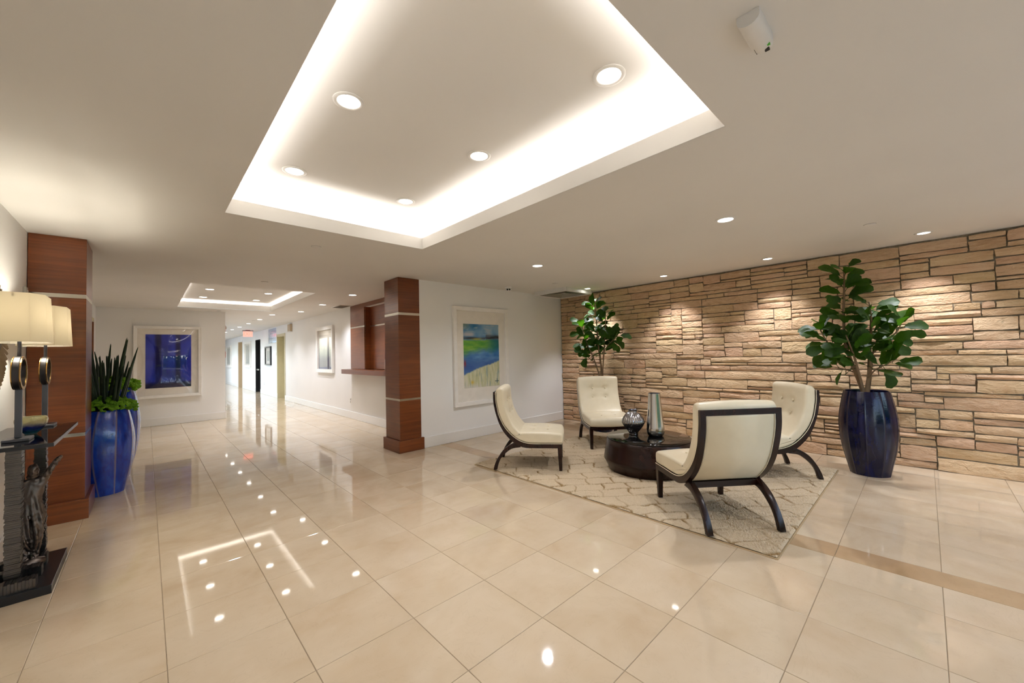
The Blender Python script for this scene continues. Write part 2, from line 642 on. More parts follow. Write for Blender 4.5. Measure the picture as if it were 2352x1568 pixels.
def tile_mesh(w, h, name='tile'):
    e, j = 0.0014, 0.0013
    a, b = w / 2 - j, h / 2 - j
    m = MB()
    vs = [(-a, -b, -0.02), (a, -b, -0.02), (a, b, -0.02), (-a, b, -0.02),
          (-a, -b, -e), (a, -b, -e), (a, b, -e), (-a, b, -e),
          (-a + e, -b + e, 0), (a - e, -b + e, 0), (a - e, b - e, 0), (-a + e, b - e, 0)]
    fs = [(8, 9, 10, 11)]
    for k in range(4):
        k2 = (k + 1) % 4
        fs += [(k, k2, 4 + k2, 4 + k), (4 + k, 4 + k2, 8 + k2, 8 + k)]
    me = bpy.data.meshes.new(name)
    me.from_pydata(vs, [], fs)
    return me, vs, fs

tiles = []   # (x0, x1, y0, y1, material)
j0, j1 = int((YF - GY) / T) - 1, int((YE - GY) / T) + 1
i0, i1 = int((XL - GX) / T) - 1, int((XC - GX) / T) + 1
for j in range(j0, j1 + 1):
    y0, y1 = max(GY + j * T, YF), min(GY + (j + 1) * T, YE)
    if y1 - y0 < 0.02:
        continue
    far = (y0 + y1) / 2 > YW
    for i in range(i0, i1 + 1):
        x0 = max(GX + i * T, XA - 0.05 if y0 > YA else XL)
        x1 = min(GX + (i + 1) * T, XC + 0.2 if far else 3.137)
        if x1 - x0 > 0.02:
            tiles.append((x0, x1, y0, y1, 'marble_cream'))
    if not far:
        y1b = min(y1, YW)
        k = 0
        while 3.337 + k * T < XS:
            x0, x1 = 3.337 + k * T, min(3.337 + (k + 1) * T, XS + 0.02)
            if x1 - x0 > 0.02:
                tiles.append((x0, x1, y0, y1b, 'marble_cream'))
            k += 1
y = YF
while y < YW - 0.05:
    tiles.append((3.137, 3.337, y, min(y + 0.76, YW), 'marble_brown'))
    y += 0.76

def seen_area(t):
    x0, x1, y0, y1 = t[:4]
    q = [project(p) for p in ((x0, y0, 0), (x1, y0, 0), (x1, y1, 0), (x0, y1, 0))]
    if any(p is None for p in q):
        return 0.0
    cx = sum(p[0] for p in q) / 4
    cy = sum(p[1] for p in q) / 4
    if cx < -260 or cx > 2612 or cy > 1800:
        return 0.0
    if (x0 + x1) / 2 > 2.9 and (y0 + y1) / 2 > YW:
        return 0.0
    return abs(sum(q[k][0] * q[(k + 1) % 4][1] - q[(k + 1) % 4][0] * q[k][1] for k in range(4))) / 2

tiles.sort(key=seen_area, reverse=True)
shared = {}
rest = {'marble_cream': MB(), 'marble_brown': MB()}
rng = random.Random(3)
for n, (x0, x1, y0, y1, mt) in enumerate(tiles):
    key = (round(x1 - x0, 3), round(y1 - y0, 3), mt)
    M = Matrix.Translation(((x0 + x1) / 2, (y0 + y1) / 2, 0)) @ Matrix.Rotation(rng.gauss(0, 0.00022), 4, 'X') @ Matrix.Rotation(rng.gauss(0, 0.00022), 4, 'Y')
    if n < 295 and seen_area((x0, x1, y0, y1)) > 0:
        if key not in shared:
            shared[key] = tile_mesh(*key[:2], 'border_tile' if mt == 'marble_brown' else 'tile')[0]
        o = link('border_tile' if mt == 'marble_brown' else 'tile', shared[key], mt, floor)
        o.matrix_local = M
    else:
        _, vs, fs = tile_mesh(*key[:2])
        bpy.data.meshes.remove(_)
        rest[mt].add([M @ Vector(p) for p in vs], fs)
for mt, m in rest.items():
    if m.v:
        o = m.build('tile_field' if mt == 'marble_cream' else 'border_field', mt, floor, recalc=False)
        o['kind'] = 'stuff'

# ------------------------------------------------------------------ ceiling with two lit trays
cm = MB()
xs = [XL - 0.1, 0.43, 2.056, XS + 0.15]
def ceil_rects():
    (ax0, ax1, ay0, ay1, _), (bx0, bx1, by0, by1, _) = TRAYS
    X0, X1, Y0, Y1 = XL - 0.15, XS + 0.15, YF - 0.15, YE + 0.2
    ym = 5.2
    for (x0, x1, y0, y1, lo, hi) in ((ax0, ax1, ay0, ay1, Y0, ym), (bx0, bx1, by0, by1, ym, Y1)):
        yield X0, X1, lo, y0
        yield X0, X1, y1, hi
        yield X0, x0, y0, y1
        yield x1, X1, y0, y1
for x0, x1, y0, y1 in ceil_rects():
    cm.quad((x0, y0, ZC), (x0, y1, ZC), (x1, y1, ZC), (x1, y0, ZC))
ceiling = struct(cm.build('ceiling', 'ceiling_white', recalc=False), 'white plaster ceiling with two recessed trays')
for (x0, x1, y0, y1, z2) in TRAYS:
    e, g = 0.014, 0.15
    m = MB()                     # lip
    m.box(x0 - e, x0, y0 - e, y1 + e, ZC + 0.002, LIP)
    m.box(x1, x1 + e, y0 - e, y1 + e, ZC + 0.002, LIP)
    m.box(x0, x1, y0 - e, y0, ZC + 0.002, LIP)
    m.box(x0, x1, y1, y1 + e, ZC + 0.002, LIP)
    m.build('tray_lip', 'ceiling_white', ceiling)
    X0, X1, Y0, Y1, zl = x0 - g, x1 + g, y0 - g, y1 + g, ZC + 0.025
    m = MB()                     # cove box
    for a in ((X0, x0 - e, Y0, Y1), (x1 + e, X1, Y0, Y1), (x0 - e, x1 + e, Y0, y0 - e), (x0 - e, x1 + e, y1 + e, Y1)):
        m.quad((a[0], a[2], zl), (a[1], a[2], zl), (a[1], a[3], zl), (a[0], a[3], zl))
    c = [(X0, Y0), (X1, Y0), (X1, Y1), (X0, Y1)]
    for k in range(4):
        p, q = c[k], c[(k + 1) % 4]
        m.quad((p[0], p[1], zl), (p[0], p[1], z2), (q[0], q[1], z2), (q[0], q[1], zl))
    m.quad((X0, Y0, z2), (X0, Y1, z2), (X1, Y1, z2), (X1, Y0, z2))
    m.build('tray_recess', 'ceiling_white', ceiling, recalc=False)
    s = 0.06                     # light strips lying on the ledge
    zs = zl + 0.035
    for a in ((x0 - 0.08 - s, x0 - 0.08, y0, y1), (x1 + 0.08, x1 + 0.08 + s, y0, y1), (x0, x1, y0 - 0.08 - s, y0 - 0.08), (x0, x1, y1 + 0.08, y1 + 0.08 + s)):
        m = MB()
        m.quad((a[0], a[2], zs), (a[1], a[2], zs), (a[1], a[3], zs), (a[0], a[3], zs))
        m.build('light_strip', 'cove_led', ceiling, recalc=False)

# ------------------------------------------------------------------ walls
def wall(name, rects, mat='wall_white', label=None):
    m = MB()
    for r in rects:
        m.box(*r)
    return struct(m.build(name, mat), label)

# left wall with a doorway near its far end
DL0, DL1, DLZ = 8.9, 10.34, 2.10
wall('wall_left', [(XL - 0.12, XL, YF, DL0, 0, ZC), (XL - 0.12, XL, DL1, YA, 0, ZC), (XL - 0.12, XL, DL0, DL1, DLZ, ZC)], label='white plaster wall behind the console table')
d = struct(MB().box(XL - 0.11, XL - 0.07, DL0 + 0.05, DL1 - 0.05, 0, DLZ - 0.04).build('door_1', 'door_cream'), 'pale door in the left wall behind the blue planters')
MB().box(XL - 0.12, XL + 0.012, DL1 - 0.05, DL1 + 0.03, 0, DLZ).build('jamb', 'mahogany', d)
MB().box(XL - 0.12, XL + 0.012, DL0 - 0.03, DL0 + 0.05, 0, DLZ).build('jamb', 'mahogany', d)
MB().box(XL - 0.12, XL + 0.012, DL0 - 0.03, DL1 + 0.03, DLZ - 0.04, DLZ + 0.03).build('lintel', 'door_cream', d)
MB().lathe([(0.02, 0), (0.022, 0.02), (0.012, 0.03)], 12).build('knob', 'brass', d).location = (XL - 0.07, DL0 + 0.14, 1.0)

wall('wall_blue_art', [(XL - 0.12, XA, YA, YA + 0.14, 0, ZC)], label='white wall across the hall that carries the blue print')
# painting wall
wall('wall_painting', [(2.80, XS + 0.1, YW, YW + 0.13, 0, ZC)], label='white wall with the abstract landscape between column and stone')
# corridor right wall with door niches, a glass block window and the reception hatch
NICHES = [(13.93, 14.86, 2.05, 0.30, 'door_olive'), (17.56, 18.50, 2.08, 0.32, 'dark_void'), (21.36, 22.50, 2.14, 0.28, 'door_beige')]
GB = (15.03, 16.22, 1.86, 2.37)
HATCH = (5.62, 7.695, 1.06, 2.315)
rects = []
yy = YW + 0.13
cuts = [(HATCH[0], HATCH[1], 'hatch')] + [(n[0], n[1], n) for n in NICHES[:1]] + [(GB[0], GB[1], 'gb')] + [(n[0], n[1], n) for n in NICHES[1:]]
for a, b, kind in cuts:
    rects.append((XC, XC + 0.14, yy, a, 0, ZC))
    if kind == 'hatch':
        rects += [(XC, XC + 0.14, a, b, 0, HATCH[2]), (XC, XC + 0.14, a, b, HATCH[3], ZC)]
    elif kind == 'gb':
        rects += [(XC, XC + 0.14, a, b, 0, GB[2]), (XC, XC + 0.14, a, b, GB[3], ZC)]
    else:
        rects.append((XC, XC + 0.14, a, b, kind[2], ZC))
    yy = b
rects.append((XC, XC + 0.14, yy, YE, 0, ZC))
wall('wall_corridor', rects, label='long white corridor wall on the right')
wall('wall_end', [(XA - 0.2, XC + 0.2, YE, YE + 0.12, 0, ZC)], label='white wall closing the far corridor')
# corridor left wall, glazed further down
CW = [(14.6, 19.6), (20.4, 25.6)]
rects, yy = [], YA + 0.14
for a, b in CW:
    rects += [(XA - 0.14, XA, yy, a, 0, ZC), (XA - 0.14, XA, a, b, 2.2, ZC)]
    yy = b
rects.append((XA - 0.14, XA, yy, YE, 0, ZC))
wall('wall_corridor_left', rects, label='corridor wall opposite the doors, glazed further down')
# front of the lobby: glass between posts
wall('wall_front', [(XL - 0.12, XS + 0.12, YF - 0.14, YF, 2.22, ZC), (XL - 0.12, XL + 0.25, YF - 0.14, YF, 0, 2.22), (XS - 0.4, XS + 0.12, YF - 0.14, YF, 0, 2.22)], label='glazed lobby front behind the viewpoint')

def window(idx, along, a, b, z0, z1, pos, div, label):
    """glazed frame in a wall; along = 'x' (wall at y=pos) or 'y' (wall at x=pos)"""
    def bx(m, u0, u1, w0, w1, d0, d1):
        return m.box(u0, u1, pos + d0, pos + d1, w0, w1) if along == 'x' else m.box(pos + d0, pos + d1, u0, u1, w0, w1)
    m = MB()
    f = 0.05
    bx(m, a, b, z0, z0 + f, -0.1, -0.04)
    bx(m, a, b, z1 - f, z1, -0.1, -0.04)
    st = (b - a) / div
    for k in range(div + 1):
        u = a + k * st
        bx(m, max(a, u - f / 2), min(b, u + f / 2), z0 + f, z1 - f, -0.1, -0.04)
    w = struct(m.build('window_%d' % idx, 'bronze_dark'), label)
    for k in range(div):
        m = MB()
        u0, u1 = a + k * st + f / 2, a + (k + 1) * st - f / 2
        if along == 'x':
            m.quad((u0, pos - 0.07, z0 + f), (u1, pos - 0.07, z0 + f), (u1, pos - 0.07, z1 - f), (u0, pos - 0.07, z1 - f))
        else:
            m.quad((pos - 0.07, u0, z0 + f), (pos - 0.07, u1, z0 + f), (pos - 0.07, u1, z1 - f), (pos - 0.07, u0, z1 - f))
        m.build('pane', 'window_glass', w)
    ld = bpy.data.lights.new('daylight_portal', 'AREA')
    ld.shape = 'RECTANGLE'
    ld.cycles.is_portal = True
    lo = bpy.data.objects.new('daylight_portal', ld)
    COL.objects.link(lo)
    ld.size, ld.size_y = (b - a), (z1 - z0)
    zc = (z0 + z1) / 2
    if along == 'x':
        lo.matrix_world = Matrix(((1, 0, 0, (a + b) / 2), (0, 0, -1, pos - 0.12), (0, 1, 0, zc), (0, 0, 0, 1)))
    else:
        lo.matrix_world = Matrix(((0, 0, -1, pos - 0.12), (-1, 0, 0, (a + b) / 2), (0, 1, 0, zc), (0, 0, 0, 1)))
    return w
window(1, 'x', XL + 0.25, 2.3, 0, 2.22, YF, 3, 'glazed front of the lobby on the side of the console')
window(2, 'x', 2.3, XS - 0.4, 0, 2.22, YF, 3, 'glazed front of the lobby on the side of the stone wall')
window(3, 'y', CW[0][0], CW[0][1], 0, 2.2, XA, 4, 'glazed bay in the corridor facing the dark doorway')
window(4, 'y', CW[1][0], CW[1][1], 0, 2.2, XA, 4, 'glazed bay at the far end of the corridor')

# baseboards
def board(name, rects, label):
    m = MB()
    for r in rects:
        m.box(*r[:4], 0, BB)
        x0, x1, y0, y1 = r[:4]
    return struct(m.build(name, 'trim_white', bevel=0.006, seg=2), label)
board('baseboard_painting', [(2.86, XS - 0.035, YW - 0.016, YW)], 'white baseboard under the landscape painting')
board('baseboard_blue_art', [(XL, XA + 0.016, YA - 0.016, YA)], 'white baseboard under the blue print')
board('baseboard_left', [(XL, XL + 0.016, YF, 4.93), (XL, XL + 0.016, 5.48, DL0 - 0.03)], 'white baseboard along the left wall')
segs, yy = [], YW + 0.13
for n in NICHES:
    segs.append((XC - 0.016, XC, yy, n[0] - 0.03))
    yy = n[1] + 0.03
segs.append((XC - 0.016, XC, yy, YE))
board('baseboard_corridor', segs, 'white baseboard along the corridor wall')

# corridor door niches
for k, (a, b, zt, dp, mt) in enumerate(NICHES):
    lab = ['olive door set deep in the corridor wall beside the glass blocks', 'black doorway with a drinking fountain in the corridor', 'beige door recess near the far end of the corridor'][k]
    m = MB()
    m.box(XC + dp, XC + dp + 0.04, a, b, 0, zt)
    d = struct(m.build('door_%d' % (k + 2), mt), lab)
    MB().box(XC + 0.002, XC + dp, b - 0.012, b + 0.03, 0, zt).build('jamb', mt, d)
    MB().box(XC + 0.002, XC + dp, a - 0.03, a + 0.012, 0, zt).build('jamb', mt, d)
    MB().box(XC + 0.002, XC + dp, a, b, zt - 0.012, zt + 0.03).build('lintel', mt if k != 2 else 'trim_white', d)
    if k != 1:
        m = MB()
        m.box(XC - 0.014, XC, a - 0.07, a, 0, zt + 0.07)
        m.box(XC - 0.014, XC, b, b + 0.07, 0, zt + 0.07)
        m.box(XC - 0.014, XC, a, b, zt, zt + 0.07)
        m.build('casing', 'door_cream' if k == 0 else 'wall_white', d)
    h = MB().box(XC + dp - 0.05, XC + dp, a + 0.08, a + 0.1, 0.96, 1.1).build('handle', 'steel_band', d)
dn = thing('drinking_fountain', 'steel drinking fountain inside the black corridor doorway', 'fountain', (XC + 0.32, 18.25, 0))
MB().box(-0.3, 0, -0.2, 0.2, 0.86, 0.93).build('basin', 'silver', dn, bevel=0.015)
MB().box(-0.18, 0, -0.16, 0.16, 0.55, 0.86).build('cabinet', 'pewter', dn, bevel=0.01)
MB().tube([(-0.1, 0.1, 0.93), (-0.1, 0.1, 1.0), (-0.13, 0.08, 1.02)], 0.012).build('spout', 'silver', dn)

# glass block window
w = struct(MB().box(XC - 0.012, XC + 0.05, GB[0] - 0.03, GB[1] + 0.03, GB[2] - 0.03, GB[2] - 0.001).build('window_5', 'trim_white'), 'small glass block window high in the corridor wall')
nb, nz = 5, 3
for i in range(nb):
    for j in range(nz):
        y0, y1 = GB[0] + (GB[1] - GB[0]) * i / nb, GB[0] + (GB[1] - GB[0]) * (i + 1) / nb
        z0, z1 = GB[2] + (GB[3] - GB[2]) * j / nz, GB[2] + (GB[3] - GB[2]) * (j + 1) / nz
        MB().box(XC + 0.01, XC + 0.09, y0 + 0.006, y1 - 0.006, z0 + 0.006, z1 - 0.006).build('glass_block', 'glass_block', w, bevel=0.012)

# outside, only seen through glass
struct(MB().box(-30, 35, -40, 60, -0.16, -0.09).build('ground', 'pavement'), 'pale paving outside the glass')
hm = MB()
rng = random.Random(11)
for k in range(2200):
    x, z = rng.uniform(-7, 13), abs(rng.gauss(0, 1.1)) + 0.05
    y = -8.5 + rng.uniform(-0.9, 0.9)
    s = rng.uniform(0.16, 0.34)
    hm.add([(x - s, y, z), (x, y + rng.uniform(-.3, .3), z - s * 0.5), (x + s, y, z + rng.uniform(-.2, .2)), (x, y - rng.uniform(-.3, .3), z + s * 1.4)], [(0, 1, 2, 3)])
ho = hm.build('garden_hedge', 'hedge', recalc=False)
ho['kind'] = 'stuff'
tag(ho, 'green garden hedge outside the glass front', 'hedge')

# ------------------------------------------------------------------ ledgestone wall
ws = struct(MB().box(XS, XS + 0.2, YF, YW + 0.13, -0.05, ZC).build('wall_right', 'mortar'), 'sandstone ledgestone wall with recessed grey mortar joints')
def ledge_layout(y0, y1, h, seed):
    rg = random.Random(seed)
    res = 0.01
    n = int(round((y1 - y0) / res))
    top = [0.0] * n
    out = []
    H = [0.036, 0.05, 0.064, 0.078, 0.094, 0.112, 0.135, 0.155]
    WT = [1.1, 2.0, 3.0, 3.4, 3.4, 3.0, 2.0, 0.9]
    guard = 0
    while guard < 6000:
        guard += 1
        mn = min(top)
        if mn >= h - 0.012:
            break
        s = top.index(mn)
        e = s
        while e < n and abs(top[e] - mn) < 1e-6:
            e += 1
        avail = e - s
        left = top[s - 1] if s > 0 else None
        right = top[e] if e < n else None
        levels = [q - mn for q in (left, right) if q is not None and 0.042 < q - mn < 0.16]
        ht = rg.choices(H, WT)[0]
        if levels and rg.random() < 0.55:
            ht = rg.choice(levels)
        if mn + ht > h - 0.045:
            ht = h - mn
            if ht > 0.15:
                ht = ht * 0.5
        lim = 0.24 + ht * 6.2
        w = int(min(rg.lognormvariate(math.log(0.43), 0.5), lim + 0.15) / res)
        w = max(w, 12)
        if w > avail - 9:
            w = avail
        if avail <= 12:
            w = avail
            cand = [q for q in (left, right) if q is not None]
            ht = min(ht, max(0.02, min(cand) - mn)) if cand else ht
        if w < avail and rg.random() < 0.5:       # build from either end
            s2 = e - w
        else:
            s2 = s
        ht = min(ht, h - mn)
        out.append((y0 + s2 * res, y0 + (s2 + w) * res, mn, mn + ht))
        for k in range(s2, s2 + w):
            top[k] = mn + ht
    return out

def stone_geo(w, h, rg, proud):
    """split-faced stone: front at x = -proud, local origin at lower left on the mortar plane"""
    nu = max(3, min(6, int(w / 0.10) + 2))
    nv = 3
    g = 0.0048
    vs, fs = [], []
    ph = rg.uniform(0, 50)
    tiltu, tiltv = rg.uniform(-0.006, 0.006), rg.uniform(-0.10, 0.16)
    wob = [rg.uniform(-0.5, 0.5) * min(0.007, h * 0.07) for _ in range(2 * nu)]
    for j in range(nv):
        for i in range(nu):
            u, v = i / (nu - 1), j / (nv - 1)
            y = g + (w - 2 * g) * u
            z = g + (h - 2 * g) * v
            if j in (0, nv - 1):
                z += wob[i + (nu if j else 0)]
            if i in (0, nu - 1):
                y += rg.uniform(-0.004, 0.004)
            if (i in (0, nu - 1)) and (j in (0, nv - 1)):
                z += (0.5 - v) * min(0.012, h * 0.14)
            edge = 0.62 if (i in (0, nu - 1) or j in (0, nv - 1)) else 1.0
            d = proud * edge + 0.014 * noise.noise(Vector((ph + y * 5, z * 16, ph))) * (0.5 + 0.5 * edge) + tiltu * (u - 0.5) * 2 + tiltv * (v - 0.5) * h
            vs.append((-max(0.006, d), y, z))
    for j in range(nv - 1):
        for i in range(nu - 1):
            a = j * nu + i
            fs.append((a, a + nu, a + nu + 1, a + 1))
    ring = [i for i in range(nu)] + [j * nu + nu - 1 for j in range(1, nv)] + [(nv - 1) * nu + i for i in range(nu - 2, -1, -1)] + [j * nu for j in range(nv - 2, 0, -1)]
    o = len(vs)
    for k in ring:
        vs.append((0.01, vs[k][1], vs[k][2]))
    for k in range(len(ring)):
        k2 = (k + 1) % len(ring)
        fs.append((ring[k], ring[k2], o + k2, o + k))
    return vs, fs

rng = random.Random(23)
lay = ledge_layout(YF, YW - 0.006, ZC - 0.016, 5)
def stone_seen(s):
    q = [project((XS, s[0], s[2])), project((XS, s[1], s[2])), project((XS, s[1], s[3])), project((XS, s[0], s[3]))]
    if any(p is None for p in q):
        return 0.0
    if min(p[0] for p in q) > 2480:
        return 0.0
    return abs(sum(q[k][0] * q[(k + 1) % 4][1] - q[(k + 1) % 4][0] * q[k][1] for k in range(4))) / 2
lay.sort(key=stone_seen, reverse=True)
far_v, far_f, far_t = [], [], []
for n, (y0, y1, z0, z1) in enumerate(lay):
    vs, fs = stone_geo(y1 - y0, z1 - z0, rng, rng.uniform(0.018, 0.042))
    if n < 298:
        me = bpy.data.meshes.new('stone')
        me.from_pydata(vs, [], fs)
        o = link('stone', me, 'sandstone', ws, 'angle')
        o.location = (XS, y0, z0)
    else:
        b = len(far_v)
        far_v += [(p[0] + XS, p[1] + y0, p[2] + z0) for p in vs]
        far_f += [tuple(i + b for i in f) for f in fs]
        far_t += [rng.random()] * len(vs)
if far_v:
    me = bpy.data.meshes.new('stone_field')
    me.from_pydata(far_v, [], far_f)
    at = me.attributes.new('tone', 'FLOAT', 'POINT')
    at.data.foreach_set('value', far_t)
    o = link('stone_field', me, 'sandstone_far', ws, 'angle')
    o['kind'] = 'stuff'

# ------------------------------------------------------------------ mahogany columns
def column(x0, x1, y0, y1, label, px=0.03, py=0.03):
    t = thing('wood_column', label, 'column', ((x0 + x1) / 2, (y0 + y1) / 2, 0))
    hx, hy = (x1 - x0) / 2, (y1 - y0) / 2
    zs = [0.165, 0.700, 0.724, 1.880, 1.909, ZC]
    MB().box(-hx - px, hx + px, -hy - py, hy + py, 0, 0.165).build('plinth', 'mahogany', t, bevel=0.003)
    for a, b in ((0.165, 0.698), (0.726, 1.878), (1.911, ZC - 0.002)):
        MB().box(-hx, hx, -hy, hy, a, b).build('panel', 'mahogany', t, bevel=0.002)
    for a, b in ((0.698, 0.726), (1.878, 1.911)):
        MB().box(-hx + 0.001, hx - 0.001, -hy + 0.001, hy - 0.001, a, b).build('metal_band', 'steel_band', t)
    return t
column(2.505, 2.828, 4.912, 5.335, 'mahogany column with two steel bands between hall and painting wall')
column(XL + 0.004, -0.381, 4.973, 5.465, 'mahogany column with steel bands beside the console table', 0.025, 0.03)

# ------------------------------------------------------------------ reception hatch in the corridor wall
rh = thing('reception_hatch', 'mahogany reception hatch with a counter shelf behind the column', 'hatch', (XC, 7.0, 0))
def rbox(name, x0, x1, y0, y1, z0, z1, mat, parent=rh, bevel=0.0):
    return MB().box(x0 - XC, x1 - XC, y0 - 7.0, y1 - 7.0, z0, z1).build(name, mat, parent, bevel=bevel)
rbox('stile', XC - 0.018, XC + 0.0, HATCH[1], 8.42, 1.062, 1.915, 'mahogany')
rbox('stile', XC - 0.018, XC + 0.0, HATCH[1], 8.42, 1.943, ZC - 0.003, 'mahogany')
rbox('metal_band', XC - 0.016, XC, HATCH[1], 8.42, 1.915, 1.943, 'steel_band')
rbox('header', XC - 0.018, XC, HATCH[0] - 0.2, HATCH[1], HATCH[3], ZC - 0.003, 'mahogany')
rbox('jamb', XC, XC + 0.135, HATCH[1] - 0.02, HATCH[1] - 0.0005, 1.062, HATCH[3], 'mahogany')
p = rbox('sliding_panel', XC + 0.10, XC + 0.13, HATCH[0], HATCH[1] - 0.02, 1.062, 1.913, 'mahogany')
p = rbox('sliding_panel', XC + 0.10, XC + 0.13, HATCH[0], HATCH[1] - 0.02, 1.941, HATCH[3], 'mahogany')
rbox('metal_band', XC + 0.102, XC + 0.13, HATCH[0], HATCH[1] - 0.02, 1.913, 1.941, 'steel_band')
rbox('shelf', 2.985, XC + 0.135, HATCH[0] - 0.1, 8.43, 0.968, 1.06, 'mahogany', bevel=0.004)
sg = thing('paper_stand', 'white folded card standing on the reception shelf', 'sign', (3.09, 6.36, 1.06), R(-18))
MB().add([(-0.09, 0, 0), (0.09, 0, 0), (0.09, 0.05, 0.2), (-0.09, 0.05, 0.2), (-0.09, 0.004, 0), (0.09, 0.004, 0), (0.09, 0.054, 0.2), (-0.09, 0.054, 0.2)], [(0, 1, 2, 3), (7, 6, 5, 4), (0, 4, 5, 1), (3, 2, 6, 7), (0, 3, 7, 4), (1, 5, 6, 2)]).build('card_front', 'paper', sg)
MB().add([(-0.09, 0.1, 0), (0.09, 0.1, 0), (0.09, 0.054, 0.2), (-0.09, 0.054, 0.2), (-0.09, 0.104, 0), (0.09, 0.104, 0), (0.09, 0.058, 0.2), (-0.09, 0.058, 0.2)], [(0, 1, 2, 3), (7, 6, 5, 4), (0, 4, 5, 1), (3, 2, 6, 7), (0, 3, 7, 4), (1, 5, 6, 2)]).build('card_back', 'paper', sg)

# ------------------------------------------------------------------ recessed lights
def ring_mesh(r0, r1, t, n=28):
    m = MB()
    m.lathe([(r1, 0), (r1, -t * 0.6), (r1 - 0.006, -t), (r0 + 0.004, -t), (r0, -t * 0.5), (r0, 0)], n, cap0=False, cap1=False)
    return m
_ring, _disc = {}, {}
def downlight(x, y, z, label, power, group, size=120, blend=0.7, r=0.058, lens='lens', tilt=None, lamp_r=0.045):
    t = thing('recessed_downlight', label, 'downlight', (x, y, z), 0, group)
    if r not in _ring:
        a = ring_mesh(r, r + 0.022, 0.006).build('trim_ring', 'white_plastic', t, 'angle')
        b = MB().lathe([(r, -0.002), (r * 0.5, -0.0025)], 28, cap0=False).build('lens', 'lens', t)
        _ring[r], _disc[r] = a.data, b.data
    else:
        link('trim_ring', _ring[r], None, t)
        link('lens', _disc[r], None, t)
    ld = bpy.data.lights.new('lamp', 'SPOT')
    ld.energy = power
    ld.color = WARM
    ld.spot_size = R(size)
    ld.spot_blend = blend
    ld.shadow_soft_size = lamp_r
    lo = bpy.data.objects.new('lamp', ld)
    COL.objects.link(lo)
    lo.parent = t
    lo.location = (0, 0, -0.02 - 0.0)
    if tilt:
        lo.rotation_euler = tilt
    return t
ORD = ['nearest', 'second', 'third', 'fourth', 'fifth', 'sixth', 'seventh', 'eighth', 'ninth', 'tenth']
for k, (x0, x1, y0, y1, z2) in enumerate(TRAYS):
    nm = 'large near ceiling tray' if k == 0 else 'small far ceiling tray'
    cx = (x0 + x1) / 2
    ys = (1.03, 2.07, 3.12) if k == 0 else (7.43, 8.58, 9.70)
    for sx, side in ((-0.445, 'left'), (0.445, 'right')):
        for j, yy in enumerate(ys):
            downlight(cx + sx, yy, z2, 'recessed downlight in the %s, %s row, %s' % (nm, side, ('near end', 'middle', 'far end')[j]), P_TRAY, 'downlights in the ' + nm, 108, 0.9)
for k, yy in enumerate((3.272, 1.112, -1.05)):
    downlight(3.548, yy, ZC, ['bright recessed downlight in the flat ceiling before the landscape painting', 'bright recessed downlight in the flat ceiling above the seating group', 'recessed downlight in the flat ceiling towards the glass front'][k], P_DOWN, 'downlights above the seating', 150, 0.8)
for k, yy in enumerate((3.956, 2.60, 1.285, -0.03, -1.35)):
    downlight(5.545, yy, ZC, 'small recessed wall washer over the stone wall, %s from the corner' % ('first', 'second', 'third', 'fourth', 'fifth')[k], P_WASH, 'wall washers over the stone wall', 88, 0.75, 0.045, tilt=(0, R(-6), 0), lamp_r=0.03)
for k, yy in enumerate((6.82, 8.41, 9.935)):
    downlight(2.622, yy, ZC, 'recessed downlight in the hall ceiling before the reception wall, %s' % ORD[k], P_HALL, 'hall downlights', 125, 0.8)
for k, yy in enumerate((10.96, 12.42, 14.04, 15.57, 17.07, 18.7, 20.2, 21.75, 23.3, 24.8)):
    downlight(2.25, yy, ZC, 'recessed downlight in the corridor ceiling, %s of the row' % ORD[k], P_HALL, 'corridor downlights', 125, 0.8)

# ------------------------------------------------------------------ ceiling fittings
for k, (x, y) in enumerate(((1.198, 4.017), (1.205, 6.306), (4.703, 3.97), (4.737, 0.301), (1.16, 10.60), (2.19, 12.87))):
    t = thing('sprinkler_plate', ['flat round sprinkler cover in the ceiling beyond the large tray', 'flat round sprinkler cover before the small far tray', 'flat round sprinkler cover near the air diffuser', 'flat round sprinkler cover near the stone wall and the tall plant', 'flat round sprinkler cover before the blue print wall', 'flat round sprinkler cover in the corridor ceiling'][k], 'sprinkler', (x, y, ZC), 0, 'sprinkler covers')
    MB().lathe([(0.0415, 0), (0.0415, -0.006), (0.038, -0.008), (0.012, -0.009)], 28).build('cover', 'ceiling_white', t, 'angle')
    MB().lathe([(0.045, -0.0005), (0.045, -0.0015)], 28).build('gap_ring', 'grey_plastic', t)
t = thing('dome_camera', 'small white twin-lens dome camera on the ceiling by the painting', 'camera', (4.30, 4.62, ZC))
MB().lathe([(0.06, 0), (0.06, -0.02), (0.05, -0.026)], 28).build('base', 'white_plastic', t, 'angle')
MB().lathe([(0.048, -0.024), (0.047, -0.045), (0.036, -0.066), (0.016, -0.078), (0.002, -0.08)], 28).build('ball', 'white_plastic', t, 'angle')
for s in (-1, 1):
    e = MB().lathe([(0.014, 0), (0.014, 0.006), (0.002, 0.008)], 16).build('lens', 'black_gloss', t)
    d = Vector((-0.72 + 0.32 * s * 0.9, -0.72 - 0.32 * s * 0.9, -0.35)).normalized()
    e.location = Vector((0, 0, -0.036)) + d * 0.046
    e.rotation_euler = d.to_track_quat('Z', 'Y').to_euler()
